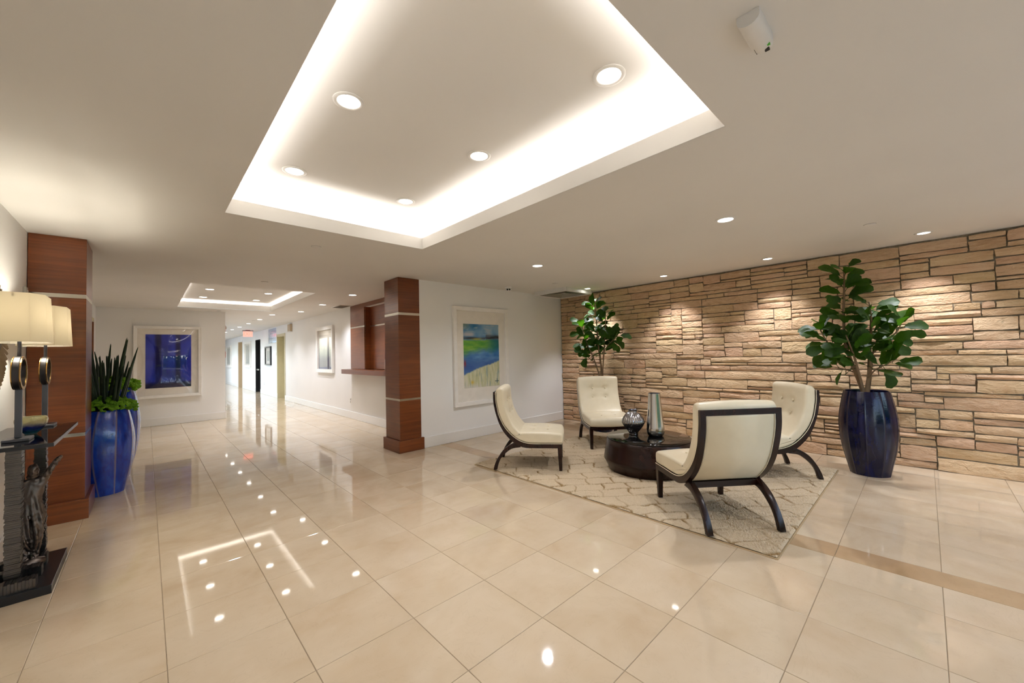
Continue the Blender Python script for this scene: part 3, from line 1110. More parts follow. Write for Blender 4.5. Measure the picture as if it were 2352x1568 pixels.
# air diffuser in the corner
t = thing('air_diffuser', 'white square ceiling air diffuser in the corner above the plant', 'vent', (5.44, 4.41, ZC))
a, zb = 0.355, -0.066
m = MB()
for s in (-1, 1):
    m.box(s * a - 0.008, s * a + 0.008, -a - 0.008, a + 0.008, zb, 0)
    m.box(-a, a, s * a - 0.008, s * a + 0.008, zb, 0)
m.build('casing', 'white_plastic', t)
m = MB()
i_ = 0.30
m.add([(-a, -a, zb), (a, -a, zb), (a, a, zb), (-a, a, zb), (-i_, -i_, zb + 0.004), (i_, -i_, zb + 0.004), (i_, i_, zb + 0.004), (-i_, i_, zb + 0.004)], [(0, 1, 5, 4), (1, 2, 6, 5), (2, 3, 7, 6), (3, 0, 4, 7)])
m.build('rim', 'white_plastic', t)
for k, q in enumerate((0.30, 0.215, 0.13)):
    m = MB()
    q2, z0, z1 = q - 0.05, zb + 0.002 + 0.006 * k, zb + 0.045
    m.add([(-q, -q, z0), (q, -q, z0), (q, q, z0), (-q, q, z0), (-q2, -q2, z1), (q2, -q2, z1), (q2, q2, z1), (-q2, q2, z1)], [(0, 1, 5, 4), (1, 2, 6, 5), (2, 3, 7, 6), (3, 0, 4, 7)])
    m.build('cone', 'louvre', t)
# louvred vent above the hall
t = thing('ceiling_vent', 'small grey louvred vent in the hall ceiling by the reception panel', 'vent', (3.03, 8.52, ZC))
m = MB()
for s in (-1, 1):
    m.box(s * 0.12 - 0.012, s * 0.12 + 0.012, -0.27, 0.27, -0.01, 0)
    m.box(-0.12, 0.12, s * 0.26 - 0.012, s * 0.26 + 0.012, -0.01, 0)
m.build('frame', 'white_plastic', t)
MB().box(-0.11, 0.11, -0.25, 0.25, -0.003, -0.001).build('backing', 'dark_void', t)
for k in range(6):
    MB().box(-0.11, 0.11, -0.004, 0.004, -0.012, 0.0, Matrix.Translation((0, -0.2 + 0.08 * k, 0)) @ Matrix.Rotation(0.5, 4, 'X')).build('slat', 'louvre', t)
# occupancy sensor on the ceiling
t = thing('ceiling_sensor', 'white rounded plastic sensor box on the ceiling with a green light', 'sensor', (1.50, 0.352, ZC))
prof = [(-0.033, 0.0), (-0.033, -0.018)] + [(-0.033 * cos(pi * k / 10), -0.018 - 0.026 * sin(pi * k / 10)) for k in range(1, 10)] + [(0.033, -0.018), (0.033, 0.0)]
m = MB()
n = len(prof)
m.add([(-0.092, p[0], p[1]) for p in prof] + [(0.07, p[0], p[1]) for p in prof] + [(0.092, p[0] * 0.86, p[1] * 0.8) for p in prof],
      [(k, k + 1, n + k + 1, n + k) for k in range(n - 1)] + [(n + k, n + k + 1, 2 * n + k + 1, 2 * n + k) for k in range(n - 1)] + [tuple(range(n)), tuple(reversed(range(2 * n, 3 * n)))])
m.build('housing', 'white_plastic', t, 'angle')
MB().box(0.052, 0.06, -0.026, -0.018, -0.040, -0.034).build('status_light', 'green_light', t)
MB().box(0.066, 0.082, -0.02, -0.006, -0.043, -0.036).build('window', 'dark_void', t)
MB().box(0.045, 0.078, 0.018, 0.0195, -0.0395, -0.036).build('slot', 'dark_void', t)

# exit signs
def exit_sign(x, y, label, rz=0.0):
    t = thing('exit_sign', label, 'sign', (x, y, ZC), rz)
    MB().box(-0.07, 0.07, -0.03, 0.03, -0.012, 0).build('canopy', 'red_plastic', t)
    MB().box(-0.17, 0.17, -0.03, 0.03, -0.045, -0.012).build('housing', 'pewter', t, bevel=0.004)
    MB().box(-0.15, 0.15, -0.008, 0.008, -0.25, -0.045).build('panel', 'exit_panel', t)
    cu = bpy.data.curves.new('exit_text', 'FONT')
    cu.body = 'EXIT'
    cu.size = 0.15
    cu.align_x = 'CENTER'
    cu.extrude = 0.002
    tmp = bpy.data.objects.new('tmp', cu)
    COL.objects.link(tmp)
    bpy.context.view_layer.update()
    me = bpy.data.meshes.new_from_object(tmp.evaluated_get(bpy.context.evaluated_depsgraph_get()))
    bpy.data.objects.remove(tmp)
    me.name = 'lettering'
    me.materials.clear()
    o = link('lettering', me, 'exit_red', t)
    o.rotation_euler = (pi / 2, 0, 0)
    o.location = (0, -0.011, -0.2)
    o.scale = (0.92, 1.15, 1)
    return t
exit_sign(2.74, 17.2, 'glowing red EXIT sign hanging in the corridor')
exit_sign(2.30, -2.2, 'red EXIT sign over the glass front', pi)

# fire alarm devices on the corridor side of the blue-art wall corner
t = thing('alarm_strobe', 'red fire alarm strobe high on the corridor corner', 'alarm', (XA, 11.25, 2.05))
MB().box(0.0, 0.045, -0.065, 0.065, -0.08, 0.08).build('body', 'red_plastic', t, bevel=0.006)
MB().box(0.045, 0.075, -0.03, 0.03, -0.02, 0.05).build('strobe_lens', 'white_plastic', t, bevel=0.008)
t = thing('alarm_pull', 'red fire alarm pull station low on the corridor corner', 'alarm', (XA, 11.25, 1.44))
MB().box(0.0, 0.05, -0.05, 0.05, -0.07, 0.07).build('body', 'red_plastic', t, bevel=0.006)
MB().box(0.05, 0.062, -0.04, 0.04, -0.02, 0.012).build('handle', 'white_plastic', t)

# wall plates
def wall_plate(y, z, label, kind):
    t = thing('wall_outlet' if kind == 'outlet' else 'thermostat', label, kind, (XC, y, z))
    MB().box(-0.008, 0, -0.036, 0.036, -0.058, 0.058).build('plate', 'white_plastic', t, bevel=0.003)
    for s in (-1, 1):
        MB().box(-0.011, -0.008, -0.016, 0.016, s * 0.026 - 0.014, s * 0.026 + 0.014).build('socket' if kind == 'outlet' else 'button', 'grey_plastic', t)
wall_plate(8.49, 0.38, 'white wall outlet under the reception shelf', 'outlet')
wall_plate(16.9, 0.40, 'white wall outlet in the far corridor under the black framed picture', 'outlet')
wall_plate(15.0, 1.47, 'small white thermostat beside the olive door', 'thermostat')
t = thing('chime_box', 'small ribbed white chime box high on the corridor wall', 'chime', (XC, 13.2, 2.25))
MB().box(-0.06, 0, -0.15, 0.15, -0.12, 0.10).build('body', 'door_beige', t, bevel=0.01)
MB().box(-0.065, 0, -0.16, 0.16, -0.135, -0.12).build('tray', 'white_plastic', t)

# ------------------------------------------------------------------ pictures
def painted_sheet(w, h, fn, nx=70, ny=90, bulge=0.0):
    """sheet in local x (right), z (up), facing -y, with a colour attribute from fn(u, v) (v down)"""
    vs, fs, cs = [], [], []
    for j in range(ny + 1):
        for i in range(nx + 1):
            u, v = i / nx, j / ny
            vs.append((w * (u - 0.5), -bulge * (1 - (2 * u - 1) ** 2) * (1 - (2 * v - 1) ** 2), h * (0.5 - v)))
            cs.append(fn(u, v) if fn else (1, 1, 1))
    for j in range(ny):
        for i in range(nx):
            a = j * (nx + 1) + i
            fs.append((a, a + nx + 1, a + nx + 2, a + 1))
    me = bpy.data.meshes.new('print')
    me.from_pydata(vs, [], fs)
    if fn:
        at = me.color_attributes.new('print', 'FLOAT_COLOR', 'POINT')
        flat = []
        for c in cs:
            flat += list(lin(c)) + [1.0]
        at.data.foreach_set('color', flat)
    return me

def frame_mesh(w, h, b, d):
    """mitred frame ring, outer size w x h, border b, depth d, front at y=-d"""
    m = MB()
    W, H, a, c = w / 2, h / 2, w / 2 - b, h / 2 - b
    o = [(-W, -H), (W, -H), (W, H), (-W, H)]
    i = [(-a, -c), (a, -c), (a, c), (-a, c)]
    vs = [(x, 0, z) for x, z in o] + [(x, 0, z) for x, z in i] + [(x, -d, z) for x, z in o] + [(x, -d * 0.9, z) for x, z in i]
    fs = []
    for k in range(4):
        k2 = (k + 1) % 4
        fs += [(k, k2, 4 + k2, 4 + k), (8 + k, 12 + k, 12 + k2, 8 + k2), (k, 8 + k, 8 + k2, k2), (4 + k, 4 + k2, 12 + k2, 12 + k)]
    return m.add(vs, fs)

def picture(name, label, loc, rz, w, h, b, d, iw, ih, fn, fmat, off=(0, 0), nx=60, ny=80, glass='picture_glass', bulge=0.0, matw=True):
    t = thing(name, label, 'picture', loc, rz)
    frame_mesh(w, h, b, d).build('frame', fmat, t, bevel=0.003)
    if matw:
        MB().box(-w / 2 + b * 0.6, w / 2 - b * 0.6, -0.012, -0.004, -h / 2 + b * 0.6, h / 2 - b * 0.6).build('mat_board', 'mat_board', t)
    o = link('print', painted_sheet(iw, ih, fn, nx, ny), 'print', t)
    o.location = (off[0], -0.0145, off[1])
    if glass:
        g = link('glazing', painted_sheet(w - 2 * b, h - 2 * b, None, 24, 24, bulge), glass, t, True)
        g.location = (0, -0.017 if bulge == 0 else -0.02, 0)
    return t

def nz(u, v, s, o=0.0):
    return noise.fractal(Vector((u * s, v * s * 1.0, o)), 1.0, 2.0, 4)
def mixc(a, b, t):
    t = max(0.0, min(1.0, t))
    return tuple(a[k] + (b[k] - a[k]) * t for k in range(3))

def landscape(u, v):
    n1, n2, n3 = nz(u, v, 3, 1), nz(u * 1.2, v * 7, 3, 5), nz(u * 9, v * 2.2, 2.4, 9)
    vv = v + 0.012 * n1
    c = mixc((84, 140, 190), (160, 190, 204), 0.5 + 0.8 * n1 + (u - 0.5) * 0.5)
    c = mixc(c, (130, 150, 120), smoothstep(0.3, 0.0, u) * smoothstep(0.14, 0.0, v) * 0.8)
    c = mixc(c, (40, 110, 160), exp(-((u - 0.3) / 0.12) ** 2 - ((v - 0.04) / 0.05) ** 2))
    c = mixc(c, (206, 196, 198), exp(-((u - 0.14) / 0.15) ** 4 - ((v - 0.165) / 0.03) ** 4))
    c = mixc(c, (170, 185, 195), smoothstep(0.05, 0.4, n2) * smoothstep(0.24, 0.1, v) * 0.7)
    hz = 0.222 + 0.01 * n1 - 0.012 * (u > 0.6)
    dk = exp(-((vv - hz) / (0.018 + 0.018 * (u > 0.62))) ** 2)
    c = mixc(c, (34, 30, 36), dk * (0.75 + 0.5 * n2))
    c = mixc(c, (190, 170, 60), exp(-((u - 0.36) / 0.14) ** 2 - ((vv - 0.235) / 0.016) ** 2) * 0.9)
    if vv > hz + 0.02:
        g = mixc((86, 160, 66), (134, 186, 70), 0.5 + n2)
        g = mixc(g, (30, 110, 130), smoothstep(0.45, 1.0, u) * 0.9)
        bl = mixc((58, 116, 184), (98, 156, 208), 0.5 + 0.9 * n2)
        t_ = smoothstep(0.36, 0.52, vv + 0.06 * n1 + 0.05 * (u - 0.5))
        g = mixc(g, bl, t_)
        g = mixc(g, (52, 84, 156), smoothstep(0.5, 0.66, vv) * 0.6)
        g = mixc(g, (160, 60, 70), exp(-((u - 0.03) / 0.03) ** 2 - ((v - 0.62) / 0.05) ** 2))
        c = mixc(c, g, smoothstep(hz + 0.02, hz + 0.05, vv))
        edge = 0.78 - 0.2 * u + 0.022 * n1 + 0.012 * n3
        sand = mixc((200, 202, 156), (226, 224, 198), 0.5 + 0.9 * n3)
        sand = mixc(sand, (130, 160, 165), smoothstep(0.2, 0.5, nz(u * 5, v, 3, 21)) * 0.6)
        sand = mixc(sand, (216, 186, 70), exp(-((u - 0.22) / 0.04) ** 2 - ((v - 0.92) / 0.03) ** 2))
        sand = mixc(sand, (226, 222, 212), smoothstep(0.9, 1.02, v + 0.06 * n3 + 0.08 * (0.2 - u)))
        c = mixc(c, sand, smoothstep(edge - 0.012, edge + 0.02, v))
        if abs(v - 0.925) < 0.006 and 0.86 < u < 0.98:
            c = mixc(c, (60, 80, 90), 0.7)
        if abs(u - 0.93) < 0.008 and 0.88 < v < 0.96:
            c = mixc(c, (60, 80, 90), 0.6)
    return c

def blue_print(u, v):
    n1, n2 = nz(u, v, 2.2, 3), nz(u * 2.5, v * 0.6, 2.5, 8)
    c = mixc((26, 38, 150), (44, 64, 196), 0.5 + n1)
    c = mixc(c, (14, 16, 70), exp(-((u - 0.27) / 0.07) ** 4) * 0.8)
    c = mixc(c, (14, 16, 74), exp(-((u - 0.70) / 0.06) ** 4) * 0.8)
    c = mixc(c, (44, 70, 150), smoothstep(0.0, 0.5, n2) * smoothstep(0.2, 0.35, v) * smoothstep(0.85, 0.7, v) * 0.6)
    c = mixc(c, (20, 18, 66), smoothstep(0.86, 0.94, v))
    return c

def silver_print(u, v):
    n1 = nz(u * 9, v * 0.7, 3, 2)
    c = mixc((226, 216, 196), (206, 200, 186), v * 1.5 + 0.3 * n1)
    c = mixc(c, (150, 156, 150), smoothstep(0.3, 0.62, v + 0.12 * n1))
    c = mixc(c, (118, 116, 126), smoothstep(0.62, 0.78, v + 0.05 * n1))
    c = mixc(c, (92, 86, 96), exp(-((u - 0.42) / 0.02) ** 2) * smoothstep(0.3, 0.4, v) * 0.3)
    return c

def pale_print(u, v):
    n1 = nz(u * 6, v * 2, 2, 14)
    return mixc((214, 208, 192), (150, 160, 160), 0.35 + 0.8 * n1 + 0.4 * (v - 0.4))

picture('framed_painting', 'abstract blue and green landscape in a white frame beside the column', ((3.385 + 4.505) / 2, YW - 0.002, (0.515 + 2.058) / 2), 0,
        1.120, 1.543, 0.062, 0.045, 0.728, 1.008, landscape, 'frame_white', ((3.58 + 4.308) / 2 - 3.945, 1.288 - 1.2865), 120, 150)
picture('framed_blue_print', 'dark blue print under bulging clear acrylic in a white frame', (0.341, YA - 0.002, 1.305), 0,
        1.066, 1.476, 0.055, 0.07, 0.718, 1.105, blue_print, 'frame_white', (0.002, 0.018), 60, 80, 'acrylic', 0.05)
picture('framed_silver_print', 'misty grey and cream print in a cream frame on the corridor wall', (XC - 0.002, 10.06, 1.51), -pi / 2,
        1.20, 1.125, 0.085, 0.05, 0.98, 0.96, silver_print, 'frame_white', (0, 0))
picture('framed_small_print', 'small pale print in a black frame between glass blocks and black doorway', (XC - 0.002, 16.15, 1.42), -pi / 2,
        0.88, 0.67, 0.05, 0.05, 0.4, 0.36, pale_print, 'frame_black', (0, 0), 30, 30)
picture('framed_pale_print', 'pale print in a cream frame beyond the black doorway', (XC - 0.002, 20.05, 1.52), -pi / 2,
        1.36, 1.10, 0.09, 0.05, 0.9, 0.8, pale_print, 'frame_white', (0, 0), 30, 30)
picture('framed_far_print', 'far pale print mirroring the bright glazing at the corridor end', (XC - 0.002, 25.3, 1.49), -pi / 2,
        1.60, 1.14, 0.1, 0.05, 1.2, 0.8, pale_print, 'frame_white', (0, 0), 30, 30, 'acrylic')

# ------------------------------------------------------------------ rug
RX0, RX1, RY0, RY1 = 2.845, 5.300, 0.672, 3.728
rug = thing('area_rug', 'cream shag rug with carved brown lattice lines under the chairs', 'rug', ((RX0 + RX1) / 2, (RY0 + RY1) / 2, 0))
rw, rh_ = (RX1 - RX0) / 2, (RY1 - RY0) / 2
MB().box(-rw, rw, -rh_, rh_, 0.0, 0.006).build('backing', 'rug_edge', rug, bevel=0.002)
vs, fs, gv = [], [], []
NX, NY = 300, 372
rg = random.Random(4)
for j in range(NY + 1):
    for i in range(NX + 1):
        x, y = -rw + 0.008 + (2 * rw - 0.016) * i / NX, -rh_ + 0.008 + (2 * rh_ - 0.016) * j / NY
        wx = x + 0.075 * noise.noise(Vector((x * 2.1, y * 2.1, 3.3))) + 0.03 * noise.noise(Vector((x * 9, y * 9, 1.3)))
        wy = y + 0.075 * noise.noise(Vector((x * 2.1, y * 2.1, 9.1))) + 0.03 * noise.noise(Vector((x * 9, y * 9, 7.7)))
        a = (wx * 0.64 + wy * 0.77) / 0.175
        b = (wx * 0.80 - wy * 0.60) / 0.285 + 0.28 * (int(math.floor(a)) % 2) + 0.12 * math.floor(a)
        da = abs(a - round(a)) * 0.175
        db = abs(b - round(b)) * 0.285
        dd = min(da, db)
        nk = noise.noise(Vector((x * 6.1, y * 6.1, 5.5)))
        keep = 0.35 + 0.65 * smoothstep(-0.3, 0.2, nk)
        gw = 0.008 + 0.009 * smoothstep(0.1, 0.45, nk)
        g = (1 - smoothstep(0.003, gw + 0.003, dd)) * keep
        e = min(1.0, min(rw - abs(x), rh_ - abs(y)) / 0.02)
        z = 0.006 + e * (0.004 + 0.013 * (1 - g) * (1 - 0.25 * exp(-dd / 0.02))) + rg.uniform(-0.0036, 0.0036) * e
        vs.append((x, y, max(0.0065, z)))
        gv.append(g)
for j in range(NY):
    for i in range(NX):
        a = j * (NX + 1) + i
        fs.append((a, a + 1, a + NX + 2, a + NX + 1))
me = bpy.data.meshes.new('pile')
me.from_pydata(vs, [], fs)
at = me.attributes.new('groove', 'FLOAT', 'POINT')
at.data.foreach_set('value', gv)
o = link('pile', me, 'rug_pile', rug)
o['kind'] = 'stuff'

# ------------------------------------------------------------------ slipper chairs (local: +x forward, origin between the rear feet)
LF = 0.0265      # the legs sink into the pile
OUT = [(-0.008, 0.887), (-0.008, 0.817), (-0.005, 0.765), (0.007, 0.695), (0.021, 0.639), (0.055, 0.536), (0.105, 0.443), (0.168, 0.370), (0.235, 0.315), (0.31, 0.282), (0.40, 0.272), (0.737, 0.272)]
INN = [(0.018, 0.887), (0.019, 0.817), (0.024, 0.760), (0.035, 0.700), (0.050, 0.630), (0.098, 0.522), (0.168, 0.432), (0.254, 0.361), (0.346, 0.325), (0.421, 0.316), (0.52, 0.316), (0.737, 0.317)]
ROUT = [(0.225, 0.330), (0.150, 0.292), (0.085, 0.239), (0.026, 0.155), (-0.010, 0.080), (-0.024, LF)]
RINN = [(0.285, 0.276), (0.195, 0.262), (0.130, 0.221), (0.073, 0.165), (0.038, 0.105), (0.016, LF)]

def cushion(profile, hw, rnd, nprof, ny, buttons, depth, crown=0.012):
    """closed (x, z) profile swept over y with rounded sides and tufted dimples"""
    P = profile + [profile[0]]
    pts = resample(P, nprof + 1)[:-1]
    n = len(pts)
    nor = []
    for k in range(n):
        d = pts[(k + 1) % n] - pts[k - 1]
        nor.append(Vector((d.y, -d.x)).normalized())
    area = sum(pts[k].x * pts[(k + 1) % n].y - pts[(k + 1) % n].x * pts[k].y for k in range(n))
    if area < 0:
        nor = [-q for q in nor]
    stations = []
    for t in (0.0, 0.12, 0.35, 0.65, 1.0):
        a = t * pi / 2
        stations.append((-hw + rnd * (1 - cos(a)) if t < 1 else -hw + rnd, rnd * (1 - sin(a))))
    inner = [(-hw + rnd + (2 * hw - 2 * rnd) * k / ny, 0.0) for k in range(1, ny)]
    st = stations + inner + [(-y, d) for y, d in reversed(stations)]
    vs, fs = [], []
    for y, d in st:
        for k in range(n):
            p = pts[k] - nor[k] * d
            q = Vector((p.x, y, p.y))
            N = Vector((nor[k].x, 0, nor[k].y))
            q += N * crown * max(0.0, 1 - (y / hw) ** 2)
            for (bx, by, bz) in buttons:
                r2 = (q.x - bx) ** 2 + (q.y - by) ** 2 + (q.z - bz) ** 2
                q -= N * depth * (exp(-r2 / 0.0009) + 0.35 * exp(-r2 / 0.006))
            for i in range(0, len(buttons) - 1, 2):
                b0, b1 = buttons[i], buttons[i + 1]
                if min(b0[1], b1[1]) - 0.03 < q.y < max(b0[1], b1[1]) + 0.03:
                    r2 = (q.x - b0[0]) ** 2 + (q.z - b0[2]) ** 2
                    q -= N * depth * 0.28 * exp(-r2 / 0.0004)
            vs.append(q)
    m = len(st)
    for j in range(m - 1):
        for k in range(n):
            k2 = (k + 1) % n
            fs.append((j * n + k, j * n + k2, (j + 1) * n + k2, (j + 1) * n + k))
    fs.append(tuple(range(n)))
    fs.append(tuple(reversed([(m - 1) * n + k for k in range(n)])))
    mb = MB()
    mb.add(vs, fs)
    return mb

def make_chair(label):
    t = thing('slipper_chair', label, 'chair', (0, 0, 0), 0, 'slipper chairs around the coffee table')
    hw = 0.300
    for s in (-1, 1):
        ya, yb = sorted((s * hw, s * (hw - 0.042)))
        MB().strip(resample(OUT, 34), resample(INN, 34), ya, yb).build('side_frame', 'espresso', t, 'angle')
        ya, yb = sorted((s * 0.285, s * 0.243))
        MB().strip(resample(ROUT, 16), resample(RINN, 16), ya, yb).build('rear_leg', 'espresso', t, 'angle', bevel=0.004)
        y0 = s * (hw - 0.024)
        m = MB()
        m.add([(0.690, y0 - 0.024, 0.300), (0.738, y0 - 0.024, 0.300), (0.738, y0 + 0.024, 0.300), (0.690, y0 + 0.024, 0.300),
               (0.703, y0 - 0.017, LF), (0.737, y0 - 0.017, LF), (0.737, y0 + 0.017, LF), (0.703, y0 + 0.017, LF)],
              [(0, 1, 2, 3), (7, 6, 5, 4), (0, 4, 5, 1), (1, 5, 6, 2), (2, 6, 7, 3), (3, 7, 4, 0)])
        m.build('front_leg', 'espresso', t, bevel=0.003)
    MB().box(-0.008, 0.018, -hw + 0.04, hw - 0.04, 0.846, 0.887).build('top_rail', 'espresso', t)
    MB().box(0.695, 0.737, -hw + 0.04, hw - 0.04, 0.272, 0.317).build('front_rail', 'espresso', t)
    MB().box(0.205, 0.245, -hw + 0.04, hw - 0.04, 0.278, 0.322).build('rear_rail', 'espresso', t)
    MB().box(0.245, 0.70, -hw + 0.042, hw - 0.042, 0.285, 0.316).build('seat_base', 'black_satin', t)
    # outer back: leather panel following the curve inside the frame
    o_ = resample(OUT, 60)
    A = [p for p in o_ if 0.318 < p.y < 0.850]
    A = [(p.x + 0.003, p.y) for p in A]
    B = [(p[0] + 0.02, p[1] + 0.004) for p in A]
    bp = MB().strip(A, B, -hw + 0.042, hw - 0.042).build('back_panel', 'leather', t, True)
    for s in (-1, 1):
        m = MB()
        m.tube([(p[0] - 0.002, s * (hw - 0.052), p[1]) for p in A], 0.0022, 5)
        m.build('welt', 'leather', bp, True)
    bb = []
    back = [(0.020, 0.893), (0.021, 0.817), (0.026, 0.760), (0.052, 0.632), (0.100, 0.525), (0.170, 0.436), (0.215, 0.402), (0.285, 0.405), (0.300, 0.428), (0.262, 0.456), (0.200, 0.535), (0.150, 0.640), (0.122, 0.740), (0.112, 0.840), (0.106, 0.905), (0.080, 0.928), (0.045, 0.925)]
    for (bx, bz) in ((0.128, 0.775), (0.158, 0.650)):
        for by in (-0.095, 0.095):
            bb.append((bx, by, bz))
    c = cushion(back, hw - 0.004, 0.022, 74, 22, bb, 0.016).build('back_cushion', 'leather', t, True)
    for (bx, by, bz) in bb:
        d = Vector((0.95, 0, 0.25)).normalized()
        q = MB().lathe([(0.011, 0), (0.010, 0.004), (0.004, 0.007)], 12).build('button', 'leather', c, True)
        q.location = Vector((bx, by, bz)) - d * 0.010
        q.rotation_euler = d.to_track_quat('Z', 'Y').to_euler()
    sb = []
    seat = [(0.205, 0.405), (0.256, 0.364), (0.346, 0.328), (0.421, 0.320), (0.56, 0.320), (0.725, 0.320), (0.748, 0.334), (0.754, 0.372), (0.748, 0.408), (0.720, 0.426), (0.62, 0.436), (0.50, 0.441), (0.38, 0.442), (0.28, 0.440), (0.225, 0.432)]
    for bx in (0.42, 0.58):
        for by in (-0.095, 0.095):
            sb.append((bx, by, 0.452))
    c = cushion(seat, hw - 0.004, 0.022, 74, 22, sb, 0.010).build('seat_cushion', 'leather', t, True)
    for (bx, by, bz) in sb:
        q = MB().lathe([(0.011, 0), (0.010, 0.004), (0.004, 0.007)], 12).build('button', 'leather', c, True)
        q.location = (bx, by, bz - 0.012)
    for s in (-1, 1):
        m = MB()
        m.tube([(p.x + 0.001, s * (hw - 0.002), p.y + 0.003) for p in resample(INN, 40)], 0.0035, 6)
        m.build('piping', 'leather', c, True)
    return t
ch = make_chair('cream leather slipper chair in front of the landscape painting, seen side on')
ch.location, ch.rotation_euler = (3.05, 3.50, 0), (0, 0, R(-51.0))
for lab, loc, a in (('cream leather slipper chair by the corner plant, facing the viewer', (4.966, 3.435, 0), -130.5),
                    ('cream leather slipper chair nearest the viewer with its back turned', (3.045, 0.908, 0), 51.0),
                    ('cream leather slipper chair nearest the dark blue planter', (4.965, 0.922, 0), 131.0)):
    c = copy_tree(ch)
    c['label'] = lab
    c.location, c.rotation_euler = loc, (0, 0, R(a))

# ------------------------------------------------------------------ coffee table and vases
TC = (4.03, 2.125)
ct = thing('coffee_table', 'round dark drum coffee table with a black glass top', 'table', (TC[0], TC[1], 0.0268))
MB().lathe([(0.438, 0.0), (0.446, 0.03), (0.470, 0.080)], 96).build('base', 'espresso', ct, 'angle')
MB().lathe([(0.470, 0.080), (0.484, 0.105), (0.483, 0.12), (0.470, 0.19), (0.455, 0.268), (0.446, 0.318), (0.440, 0.326)], 96).build('drum', 'espresso', ct, 'angle')
MB().lathe([(0.436, 0.326), (0.438, 0.329), (0.438, 0.334), (0.434, 0.337), (0.2, 0.337)], 96).build('glass_top', 'black_gloss', ct, 'angle')
ZT = 0.0268 + 0.337
vz = thing('ribbed_vase', 'pewter vase with vertical ribs and a round belly on the table', 'vase', (4.02, 2.30, ZT))
def ribs(a, z):
    return 1 + 0.035 * cos(26 * a) * smoothstep(0.02, 0.08, z) * smoothstep(0.27, 0.24, z)
prof = resample([(0.050, 0.0), (0.050, 0.010), (0.054, 0.030), (0.085, 0.075), (0.116, 0.125), (0.119, 0.155), (0.104, 0.195), (0.078, 0.232), (0.054, 0.256), (0.049, 0.268), (0.058, 0.280)], 36)
MB().lathe([(p.x, p.y) for p in prof], 156, ribs, True, False).build('body', 'pewter', vz, True)
MB().lathe([(0.056, 0.280), (0.046, 0.270), (0.044, 0.2)], 40, None, False, True).build('neck_inside', 'gunmetal', vz, True)
vz = thing('tall_silver_vase', 'tall tapering polished silver vase on the table', 'vase', (4.115, 2.085, ZT))
prof = resample([(0.062, 0.0), (0.078, 0.008), (0.092, 0.035), (0.095, 0.075), (0.090, 0.14), (0.080, 0.25), (0.070, 0.37), (0.0635, 0.462), (0.0635, 0.470)], 40)
MB().lathe([(p.x, p.y) for p in prof], 72, None, True, False).build('body', 'silver', vz, True)
MB().lathe([(0.0635, 0.470), (0.060, 0.472), (0.060, 0.3)], 48, None, False, True).build('lip', 'gunmetal', vz, True)

# ------------------------------------------------------------------ glazed planters
def planter(parent, h, rmax, rb, rt, panels, mat, turn=0.0):
    prof = resample([(rb, 0.0), (rb * 1.12, 0.10 * h), (rmax * 0.93, 0.34 * h), (rmax, 0.57 * h), (rmax * 0.965, 0.73 * h), (rmax * 0.86, 0.90 * h), (rt, 0.985 * h), (rt * 0.985, h)], 34)
    n = panels * 14
    vs, fs, sm = [], [], []
    for p in prof:
        for k in range(n):
            a = 2 * pi * k / n
            u = k / 14.0
            f = abs(u - math.floor(u) - 0.5) * 2
            s = smoothstep(0.80, 0.99, f)
            r = p.x * (0.985 + 0.020 * s - 0.008 * (1 - f * f) * 0)
            tw = turn * (p.y / h - 0.5) ** 2
            vs.append((r * cos(a + tw), r * sin(a + tw), p.y))
            sm.append(smoothstep(0.86, 1.0, f) * 0.75)
    m = len(prof)
    for i in range(m - 1):
        for k in range(n):
            k2 = (k + 1) % n
            fs.append((i * n + k, i * n + k2, (i + 1) * n + k2, (i + 1) * n + k))
    fs.append(tuple(reversed(range(n))))
    top = (m - 1) * n
    for z, q in ((h - 0.004, rt * 0.90), (h - 0.06, rt * 0.88)):
        o = len(vs)
        for k in range(n):
            a = 2 * pi * k / n
            vs.append((q * cos(a), q * sin(a), z))
            sm.append(0.0)
        for k in range(n):
            k2 = (k + 1) % n
            fs.append((top + k, top + k2, o + k2, o + k))
        top = o
    me = bpy.data.meshes.new('planter')
    me.from_pydata(vs, [], fs)
    at = me.attributes.new('seam', 'FLOAT', 'POINT')
    at.data.foreach_set('value', sm)
    o = link('planter', me, mat, parent, 'angle')
    MB().lathe([(rt * 0.88, h - 0.055), (rt * 0.5, h - 0.045), (0.01, h - 0.04)], 40, None, True, True).build('soil', 'soil', parent, True)
    return o

# ------------------------------------------------------------------ fiddle leaf figs
def fig_leaf_mesh(seed, curl):
    rg = random.Random(seed)
    prof = [(0.0, 0.012), (0.10, 0.10), (0.24, 0.225), (0.38, 0.235), (0.55, 0.29), (0.74, 0.355), (0.90, 0.27), (1.0, 0.03)]
    vs, fs = [], []
    for i, (x, w) in enumerate(prof):
        for k, s in enumerate((-1, -0.5, 0, 0.5, 1)):
            y = w * s + (rg.uniform(-0.012, 0.012) if abs(s) == 1 else 0)
            z = 0.10 * abs(s) * w * 1.5 - curl * x * x + (rg.uniform(-0.025, 0.025) if abs(s) == 1 else 0)
            vs.append((x, y, z))
    for i in range(len(prof) - 1):
        for k in range(4):
            a = i * 5 + k
            fs.append((a, a + 5, a + 6, a + 1))
    o = len(vs)                                 # leaf stalk
    for x in (-0.30, 0.06):
        vs += [(x, 0.016, -0.004), (x, -0.016, -0.004), (x, 0, 0.014)]
    fs += [(o, o + 1, o + 4, o + 3), (o + 1, o + 2, o + 5, o + 4), (o + 2, o, o + 3, o + 5)]
    me = bpy.data.meshes.new('leaf')
    me.from_pydata(vs, [], fs)
    me.materials.append(MAT['fig_leaf'])
    me.polygons.foreach_set('use_smooth', [True] * len(me.polygons))
    return me
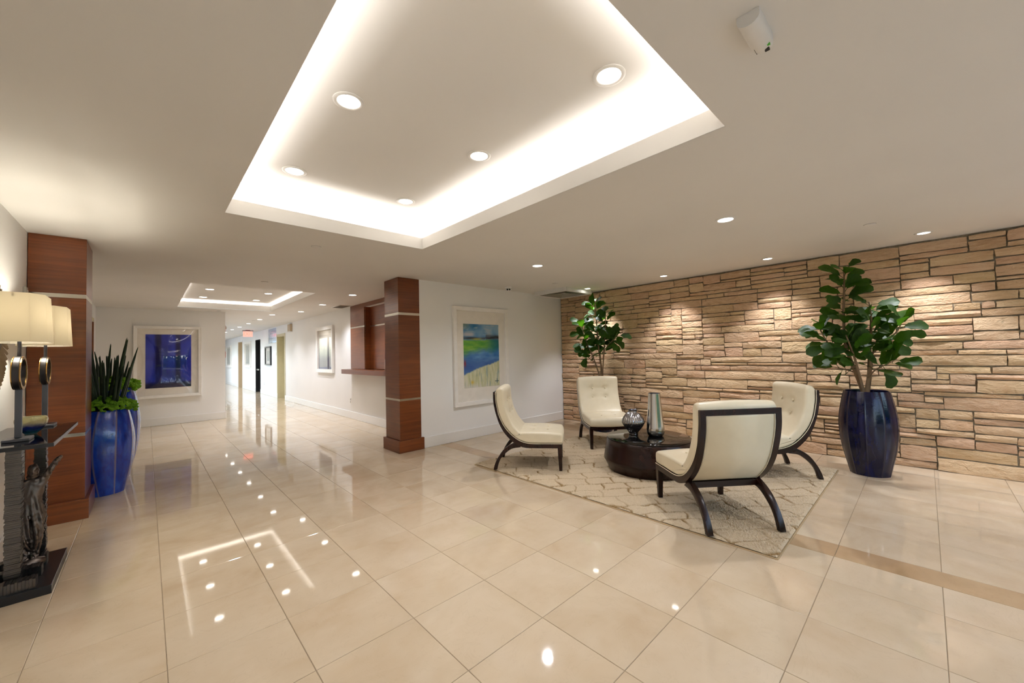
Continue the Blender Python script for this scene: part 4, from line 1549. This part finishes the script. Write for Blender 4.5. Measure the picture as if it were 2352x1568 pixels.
FIG = [fig_leaf_mesh(k, c) for k, c in enumerate((0.05, 0.16, 0.28, 0.40))]

def fig_tree(root, stems, seed, size, clip=None):
    """stems: list of (points, radii0, radii1, first leaf fraction, leaf count)"""
    rg = random.Random(seed)
    n = 0
    for pts, r0, r1, f0, cnt in stems:
        path = resample(pts, 22)
        rad = [r0 + (r1 - r0) * k / 21 for k in range(22)]
        MB().tube(path, rad, 7).build('stem', 'bark', root, True)
        for k in range(cnt):
            f = f0 + (1 - f0) * (k + 0.4 * rg.random()) / cnt
            f = min(f, 1.0)
            i = min(20, int(f * 21))
            p = path[i].lerp(path[i + 1], f * 21 - i)
            ax = (path[min(i + 2, 21)] - path[max(i - 2, 0)]).normalized()
            th = k * 2.399 + rg.uniform(-0.5, 0.5)
            side = ax.orthogonal().normalized()
            side = Matrix.Rotation(th, 3, ax) @ side
            lift = 0.42 + 0.55 * f ** 3 + rg.uniform(-0.75, 0.45)
            d = (side + ax * lift + Vector((0, 0, rg.uniform(-0.25, 0.25)))).normalized()
            up = (Vector((0, 0, 1)) - d * d.z)
            if up.length < 0.2:
                up = -side
            up = (up.normalized() * 0.55 + Vector((-0.9, rg.uniform(-0.9, 0.6), rg.uniform(-0.2, 0.5)))).normalized()
            yv = up.cross(d).normalized()
            up = d.cross(yv).normalized()
            L = size * rg.uniform(0.72, 1.12) * (1.0 if f < 0.93 else 0.85)
            base = p + d * (0.03 + 0.03 * rg.random())
            tip = base + d * L
            if clip and not clip(tip):
                L *= 0.6
            M = Matrix(((d.x, yv.x, up.x), (d.y, yv.y, up.y), (d.z, yv.z, up.z))).to_4x4()
            M = Matrix.Translation(base) @ M @ Matrix.Diagonal((L, L * rg.uniform(0.85, 1.05), L, 1))
            o = link('leaf', rg.choice(FIG), None, root)
            o.matrix_local = M
            n += 1
    return n
def V(y, z, dx=0.0):
    return Vector((dx, y, z))

# tall fig by the stone wall: stems drawn in the plane of the wall, with depth
PR = (5.405, 0.435)
fr = thing('fiddle_leaf_fig', 'tall fiddle leaf fig in a dark navy glazed planter by the stone wall', 'plant', (PR[0], PR[1], 0))
planter(fr, 0.845, 0.236, 0.158, 0.186, 10, 'glaze_navy')
cl = lambda p: p.x < XS - PR[0] - 0.07 and p.z < 1.62 + 0.62
fig_tree(fr, [
    ([V(0.015, 0.80), V(0.07, 1.02, -0.01), V(0.14, 1.30, -0.02), V(0.15, 1.60, 0.0), V(0.135, 1.88, 0.0), V(0.125, 2.12, -0.02)], 0.022, 0.007, 0.34, 42),
    ([V(0.0, 0.80), V(-0.03, 1.02, 0.02), V(-0.04, 1.30, 0.05), V(-0.06, 1.55, 0.06), V(-0.055, 1.76, 0.05)], 0.024, 0.007, 0.40, 30),
    ([V(0.02, 0.80), V(0.04, 0.98, -0.05), V(0.07, 1.2, -0.12), V(0.12, 1.42, -0.16)], 0.016, 0.006, 0.45, 18),
    ([V(0.10, 1.10, -0.01), V(0.20, 1.22, -0.03), V(0.30, 1.38, -0.06), V(0.36, 1.55, -0.07)], 0.011, 0.005, 0.25, 19),
    ([V(-0.04, 1.20, 0.03), V(-0.14, 1.32, 0.0), V(-0.25, 1.44, -0.05), V(-0.29, 1.55, -0.05)], 0.011, 0.005, 0.25, 20),
    ([V(-0.02, 0.98, 0.0), V(-0.08, 1.06, -0.02), V(-0.17, 1.12, -0.05), V(-0.24, 1.17, -0.06)], 0.008, 0.004, 0.35, 9),
    ([V(0.06, 1.02, 0.0), V(0.16, 1.06, 0.0), V(0.24, 1.08, -0.02)], 0.008, 0.004, 0.5, 4),
], 12, 0.190, cl)

# corner fig behind a chair
PL = (5.50, 3.70)
fl = thing('fiddle_leaf_fig', 'smaller fiddle leaf fig in the corner behind a cream chair', 'plant', (PL[0], PL[1], 0))
planter(fl, 0.80, 0.225, 0.15, 0.178, 10, 'glaze_navy')
cl = lambda p: p.x < XS - PL[0] - 0.08 and p.z < ZC - 0.05
fig_tree(fl, [
    ([V(0.0, 0.76), V(0.0, 1.05), V(0.04, 1.40), V(0.06, 1.75), V(0.085, 2.02), V(0.09, 2.17)], 0.020, 0.007, 0.42, 36),
    ([V(0.0, 0.76), V(0.05, 1.0, -0.03), V(0.14, 1.28, -0.06), V(0.27, 1.58, -0.08), V(0.32, 1.86, -0.06)], 0.014, 0.006, 0.42, 29),
    ([V(-0.01, 0.80), V(-0.04, 1.08, 0.0), V(-0.07, 1.38, 0.0), V(-0.12, 1.66, -0.02), V(-0.13, 1.92, -0.02)], 0.014, 0.006, 0.38, 25),
    ([V(-0.06, 1.30, 0.0), V(-0.18, 1.42, -0.03), V(-0.30, 1.50, -0.05), V(-0.38, 1.58, -0.05)], 0.009, 0.004, 0.25, 17),
    ([V(0.10, 1.12, -0.03), V(0.22, 1.22, -0.05), V(0.33, 1.36, -0.06)], 0.008, 0.004, 0.35, 10),
], 31, 0.195, cl)

# ------------------------------------------------------------------ cobalt planters with spear plants and moss
def spear_planter(loc, h, rmax, rb, rt, label, seed, nleaf, lmin, lmax, turn):
    rg = random.Random(seed)
    t = thing('spear_plant', label, 'plant', loc, rg.uniform(0, 1))
    planter(t, h, rmax, rb, rt, 9, 'glaze_cobalt', turn)
    m = MB()
    ico = bmesh.new()
    bmesh.ops.create_icosphere(ico, subdivisions=1, radius=1.0)
    iv = [v.co.copy() for v in ico.verts]
    if_ = [tuple(v.index for v in f.verts) for f in ico.faces]
    ico.free()
    R_ = rt * 1.30
    for k in range(520):
        r = R_ * sqrt(rg.random())
        a = rg.uniform(0, 2 * pi)
        s = rg.uniform(0.013, 0.026)
        z = h - 0.02 + 0.12 * (1 - (r / R_) ** 2) ** 0.5 + rg.uniform(-0.02, 0.03)
        sq = Vector((rg.uniform(0.8, 1.3), rg.uniform(0.8, 1.3), rg.uniform(0.7, 1.1)))
        m.add([Vector((r * cos(a), r * sin(a), z)) + Vector((p.x * sq.x, p.y * sq.y, p.z * sq.z)) * s * (1 + 0.25 * rg.uniform(-1, 1)) for p in iv], if_)
    o = m.build('moss', 'moss', t, recalc=False)
    o['kind'] = 'stuff'
    for k in range(nleaf):
        a = k * 2.399 + rg.uniform(-0.3, 0.3)
        r = rt * 0.72 * sqrt((k + 0.5) / nleaf)
        L = rg.uniform(lmin, lmax) * (1.0 if k % 3 else 0.78)
        lean = 0.03 + 0.24 * r / rt + rg.uniform(-0.05, 0.12)
        d = Vector((cos(a) * lean, sin(a) * lean, 1)).normalized()
        b = Vector((r * cos(a), r * sin(a), h - 0.02))
        bend = Vector((rg.uniform(-1, 1), rg.uniform(-1, 1), 0)) * 0.02
        pts = [b + d * L * f + bend * f * f for f in (0, 0.3, 0.6, 0.85, 0.97, 1.0)]
        MB().tube(pts, [0.0135, 0.0145, 0.012, 0.008, 0.0045, 0.001], 7).build('spear_leaf', 'snake_leaf', t, True)
    return t
spear_planter((-0.315, 5.775, 0), 0.84, 0.236, 0.158, 0.186, 'cobalt glazed planter of dark spear leaves and bright moss beside the column', 3, 26, 0.58, 0.80, 0.55)
spear_planter((-0.305, 6.50, 0), 1.02, 0.262, 0.17, 0.20, 'taller cobalt planter of spear leaves standing further back by the wall', 8, 22, 0.34, 0.52, 0.5)

# ------------------------------------------------------------------ console table with a sculpted base
KX0, KX1, KY0, KY1, KZ = -0.700, -0.372, 3.32, 4.35, 0.885
ko = thing('console_table', 'sculptural console with smoked glass top on stacked plate columns and a bronze figure', 'table', (-0.55, 3.81, 0))
def K(p):
    return Vector(p) - Vector((-0.55, 3.81, 0))
def kbox(name, x0, x1, y0, y1, z0, z1, mat, bevel=0.0, parent=ko):
    return MB().box(x0 + 0.55, x1 + 0.55, y0 - 3.81, y1 - 3.81, z0, z1).build(name, mat, parent, bevel=bevel)
kbox('base_plate', -0.690, -0.395, 3.50, 4.12, 0, 0.05, 'black_satin', 0.003)
kbox('glass_top', KX0, KX1, KY0, KY1, KZ - 0.02, KZ, 'smoked_glass', 0.003)
kbox('top_edge', KX0, KX1, KY0 - 0.002, KY0 + 0.006, KZ - 0.021, KZ - 0.001, 'black_satin')
kbox('top_edge', KX1 - 0.004, KX1 + 0.001, KY0, KY1, KZ - 0.021, KZ - 0.001, 'gunmetal')
def plate_stack(x, y, z0, z1, w, d, seed, name='plate_column'):
    rg = random.Random(seed)
    m = MB()
    z = z0
    while z < z1 - 0.004:
        hh = min(rg.uniform(0.007, 0.013), z1 - z)
        a, b = w / 2 + rg.uniform(-0.0022, 0.0022), d / 2 + rg.uniform(-0.0022, 0.0022)
        ox, oy = rg.uniform(-0.0015, 0.0015), rg.uniform(-0.0015, 0.0015)
        m.box(x - a + ox + 0.55, x + a + ox + 0.55, y - b + oy - 3.81, y + b + oy - 3.81, z, z + hh - 0.0012)
        m.box(x - w / 2 + 0.006 + 0.55, x + w / 2 - 0.006 + 0.55, y - d / 2 + 0.006 - 3.81, y + d / 2 - 0.006 - 3.81, z + hh - 0.0012, z + hh)
        z += hh
    return m.build(name, 'plate_metal', ko)
plate_stack(-0.555, 3.64, 0.05, KZ - 0.02, 0.060, 0.066, 1)
plate_stack(-0.505, 4.02, 0.05, KZ - 0.02, 0.052, 0.056, 2)
for k, (y, x1, z1) in enumerate(((3.56, -0.455, 0.105), (3.73, -0.455, 0.112), (3.90, -0.455, 0.118))):
    m = MB()
    n = 16
    for i in range(n):
        x = -0.66 + (x1 + 0.66) * i / n
        wv = (x1 + 0.66) / n
        m.box(x + 0.55, x + wv * 0.8 + 0.55, y - 0.035 - 3.81, y + 0.035 - 3.81, 0.05, z1 - (0.004 if i % 2 else 0))
    m.box(-0.66 + 0.55, x1 + 0.55 - 0.003, y - 0.03 - 3.81, y + 0.03 - 3.81, 0.05, z1 - 0.006)
    m.build('plate_step', 'plate_metal', ko)
# bronze figure: one continuous skin over a skeleton, arms raised, draped legs
def figure():
    J = {'pel': (0, 0, 0.34), 'wa': (0.0, 0.004, 0.41), 'ch': (0.0, 0.0, 0.495), 'nk': (0.002, -0.002, 0.555), 'hd': (0.006, -0.012, 0.605), 'ht': (0.006, -0.008, 0.650),
         'ls': (-0.052, 0.0, 0.54), 'le': (-0.072, -0.006, 0.63), 'lh': (-0.052, -0.004, 0.71), 'lf': (-0.046, -0.004, 0.745),
         'rs': (0.052, 0.0, 0.54), 're': (0.088, -0.02, 0.60), 'rh': (0.128, -0.03, 0.665), 'rf': (0.150, -0.034, 0.682),
         'lk': (-0.024, -0.012, 0.20), 'la': (-0.026, 0.012, 0.06), 'lt': (-0.026, -0.03, 0.03),
         'rk': (0.024, -0.016, 0.20), 'ra': (0.012, 0.018, 0.06), 'rt': (0.014, -0.03, 0.03),
         'lg': (-0.026, 0, 0.32), 'rg': (0.026, 0, 0.32)}
    rad = {'pel': 0.050, 'wa': 0.042, 'ch': 0.055, 'nk': 0.020, 'hd': 0.030, 'ht': 0.022, 'ls': 0.026, 'le': 0.020, 'lh': 0.014, 'lf': 0.009, 'rs': 0.026, 're': 0.020, 'rh': 0.014, 'rf': 0.008,
           'lk': 0.034, 'la': 0.022, 'lt': 0.014, 'rk': 0.034, 'ra': 0.022, 'rt': 0.014, 'lg': 0.042, 'rg': 0.042}
    E = [('pel', 'wa'), ('wa', 'ch'), ('ch', 'nk'), ('nk', 'hd'), ('hd', 'ht'), ('ch', 'ls'), ('ls', 'le'), ('le', 'lh'), ('lh', 'lf'), ('ch', 'rs'), ('rs', 're'), ('re', 'rh'), ('rh', 'rf'),
         ('pel', 'lg'), ('lg', 'lk'), ('lk', 'la'), ('la', 'lt'), ('pel', 'rg'), ('rg', 'rk'), ('rk', 'ra'), ('ra', 'rt')]
    keys = list(J)
    me = bpy.data.meshes.new('figure')
    me.from_pydata([J[k] for k in keys], [(keys.index(a), keys.index(b)) for a, b in E], [])
    o = bpy.data.objects.new('figure', me)
    COL.objects.link(o)
    md = o.modifiers.new('skin', 'SKIN')
    for k, key in enumerate(keys):
        sv = me.skin_vertices[0].data[k]
        sv.radius = (rad[key], rad[key])
        sv.use_root = key == 'pel'
    md.use_smooth_shade = True
    sb = o.modifiers.new('sub', 'SUBSURF')
    sb.levels = sb.render_levels = 3
    bpy.context.view_layer.update()
    m2 = bpy.data.meshes.new_from_object(o.evaluated_get(bpy.context.evaluated_depsgraph_get()))
    bpy.data.objects.remove(o)
    for v in m2.vertices:                      # folds of the drapery
        p = v.co
        n_ = v.normal
        w_ = smoothstep(0.46, 0.36, p.z) * smoothstep(0.02, 0.08, p.z)
        v.co = p + n_ * (0.007 * w_ * sin(atan2(p.y, p.x) * 9 + p.z * 22) + 0.006 * noise.noise(p * 55) + 0.004 * noise.noise(p * 130))
    m2.materials.clear()
    m2.name = 'figure'
    return m2
metal('bronze', (116, 106, 100), 0.42)
fo = link('bronze_figure', figure(), 'bronze', ko, True)
fo.location = K((-0.515, 3.83, 0.085))
fo.scale = (0.84, 0.9, 0.95)
MB().tube([K((-0.60, 3.80, 0.06)), K((-0.56, 3.80, 0.085)), K((-0.50, 3.815, 0.10)), K((-0.46, 3.83, 0.10))], [0.02, 0.03, 0.034, 0.02], 9).build('rock', 'bronze', ko, True)

# ------------------------------------------------------------------ table lamps
def shade_ring(kx, ky):
    hx, hy, cx, cy = 0.118 * kx, 0.19 * ky, 0.064 * kx, 0.105 * ky
    return [(-hx, -cy), (-cx, -hy), (cx, -hy), (hx, -cy), (hx, cy), (cx, hy), (-cx, hy), (-hx, cy)]
def make_lamp(label):
    t = thing('table_lamp', label, 'lamp', (0, 0, 0), 0, 'table lamps on the console')
    MB().box(-0.05, 0.05, -0.07, 0.07, 0, 0.016).build('base', 'gunmetal', t, bevel=0.003)
    MB().box(-0.0135, 0.0135, -0.010, 0.010, 0.016, 0.292).build('post', 'gunmetal', t, bevel=0.002)
    m = MB()
    n = 48
    ro, ri, hw = 0.098, 0.080, 0.015
    sec = [(ro - 0.004, -hw), (ro, -hw + 0.004), (ro, hw - 0.004), (ro - 0.004, hw), (ri, hw), (ri, -hw)]
    vs = [(x, r * sin(2 * pi * k / n), r * cos(2 * pi * k / n)) for k in range(n) for r, x in sec]
    q = len(sec)
    fs = [(k * q + i, k * q + (i + 1) % q, ((k + 1) % n) * q + (i + 1) % q, ((k + 1) % n) * q + i) for k in range(n) for i in range(q)]
    o = m.add(vs, fs).build('ring', 'bronze_dark', t, 'angle')
    o.location = (0, 0, 0.387)
    for s in (-1, 1):
        m = MB()
        vs = [(s * hw + dx, r * sin(2 * pi * k / n), r * cos(2 * pi * k / n)) for k in range(n) for r, dx in ((ro - 0.002, -0.001 * s), (ro - 0.002, 0.003 * s), (ri - 0.001, 0.003 * s), (ri - 0.001, -0.001 * s))]
        fs = [(k * 4 + i, k * 4 + (i + 1) % 4, ((k + 1) % n) * 4 + (i + 1) % 4, ((k + 1) % n) * 4 + i) for k in range(n) for i in range(4)]
        e = m.add(vs, fs).build('ring_rim', 'brass', o, 'angle')
    MB().tube([(0, 0, 0.48), (0, 0, 0.66)], 0.008, 10).build('neck', 'gunmetal', t, True)
    MB().lathe([(0.02, 0), (0.02, 0.045)], 16).build('socket', 'brass', t, True).location = (0, 0, 0.655)
    z0, z1 = 0.562, 0.835
    a, b = shade_ring(1.0, 1.0), shade_ring(0.90, 0.90)
    m = MB()
    m.add([(x, y, z0) for x, y in a] + [(x, y, z1) for x, y in b] + [(x * 0.985, y * 0.985, z0) for x, y in a] + [(x * 0.985, y * 0.985, z1) for x, y in b],
          [(k, (k + 1) % 8, 8 + (k + 1) % 8, 8 + k) for k in range(8)] + [(16 + k, 24 + k, 24 + (k + 1) % 8, 16 + (k + 1) % 8) for k in range(8)]
          + [(k, 16 + k, 16 + (k + 1) % 8, (k + 1) % 8) for k in range(8)] + [(8 + k, 8 + (k + 1) % 8, 24 + (k + 1) % 8, 24 + k) for k in range(8)])
    m.build('shade', 'shade_fabric', t)
    m = MB()
    m.tube([(-0.106, 0, z1 - 0.02), (0.106, 0, z1 - 0.02)], 0.003, 6)
    m.tube([(0, -0.17, z1 - 0.02), (0, 0.17, z1 - 0.02)], 0.003, 6)
    m.tube([(0, 0, 0.69), (0, 0, z1 - 0.02)], 0.003, 6)
    m.build('harp', 'brass', t)
    for s in (-1, 1):
        b_ = MB().lathe([(0.012, 0), (0.03, 0.03), (0.026, 0.055), (0.008, 0.07)], 16).build('bulb', 'bulb', t, True)
        b_.location = (0, s * 0.06, 0.68)
        ld = bpy.data.lights.new('lamp', 'POINT')
        ld.energy = P_LAMP
        ld.color = (1.0, 0.93, 0.78)
        ld.shadow_soft_size = 0.035
        lo = bpy.data.objects.new('lamp', ld)
        COL.objects.link(lo)
        lo.parent = t
        lo.location = (0, s * 0.06, 0.715)
    return t
P_LAMP = 25.0
emit('bulb', (1.0, 0.85, 0.62), 6.0)
lp = make_lamp('nearer table lamp with a cream faceted shade and brass ring')
lp.location = (-0.535, 3.585, KZ)
c = copy_tree(lp)
c['label'] = 'further table lamp with a cream faceted shade, next to the column'
c.location = (-0.52, 4.26, KZ)
MB_c = MB()
MB_c.tube(resample([(-0.7052, 3.52, 0.88), (-0.7055, 3.52, 0.80), (-0.7052, 3.62, 0.66), (-0.7052, 3.80, 0.56), (-0.7052, 3.98, 0.50), (-0.7052, 4.10, 0.40), (-0.7052, 4.16, 0.34)], 40), 0.0035, 6)
tag(MB_c.build('lamp_cord', 'cord', None, True), 'pale lamp cord looping down the wall behind the console', 'cord')

# ------------------------------------------------------------------ art glass bowl
bw = thing('glass_bowl', 'art glass bowl in blue, teal and amber on the console', 'bowl', (-0.522, 3.83, KZ))
bw.scale = (0.62, 0.62, 0.86)
def wav(a, z):
    return 1 + 0.05 * cos(2 * a + 0.4) * (z / 0.13) + 0.02 * cos(5 * a) * (z / 0.13)
prof = resample([(0.036, 0.0), (0.045, 0.010), (0.075, 0.035), (0.102, 0.075), (0.108, 0.105), (0.098, 0.125), (0.090, 0.128), (0.092, 0.11), (0.088, 0.078), (0.062, 0.045), (0.03, 0.028), (0.004, 0.026)], 40)
MB().lathe([(p.x, p.y) for p in prof], 56, wav, True, True).build('vessel', 'art_glass', bw, True)
MB().lathe([(0.040, 0.0), (0.042, 0.004), (0.036, 0.008)], 32).build('foot', 'art_glass', bw, True)

# ------------------------------------------------------------------ sunburst wall decor
sb_ = thing('sunburst_decor', 'silver gold sunburst of layered slats on the wall behind the lamps', 'wall decor', (XL + 0.006, 3.88, 1.49))
MB().lathe([(0.11, 0.0), (0.11, 0.03), (0.09, 0.045), (0.02, 0.05)], 40).build('boss', 'black_satin', sb_, 'angle').rotation_euler = (0, pi / 2, 0)
mes = []
for L0, L1, w, x in ((0.09, 0.385, 0.030, 0.014), (0.09, 0.34, 0.026, 0.024)):
    m = MB()
    m.add([(x, -w * 0.35, L0), (x, w * 0.35, L0), (x, w / 2, L1), (x, -w / 2, L1 - 0.012), (x + 0.008, 0, L0), (x + 0.008, 0.004, L1 - 0.004)],
          [(0, 3, 5, 4), (1, 4, 5, 2), (0, 1, 2, 3), (0, 4, 1), (3, 2, 5)])
    mes.append(m)
first = [None, None]
for k in range(56):
    for j in range(2):
        if first[j] is None:
            o = mes[j].build('slat', 'champagne', sb_)
            first[j] = o.data
        else:
            o = link('slat', first[j], None, sb_)
        o.rotation_euler = (2 * pi * (k + 0.5 * j) / 56, 0, 0)
t = thing('wall_sensor', 'small grey box on the wall beside the mahogany column', 'sensor', (XL, 4.87, 1.90))
MB().box(0, 0.02, -0.03, 0.03, -0.035, 0.035).build('body', 'grey_plastic', t, bevel=0.004)
MB().box(0.02, 0.023, -0.018, 0.018, -0.01, 0.01).build('face', 'white_plastic', t)
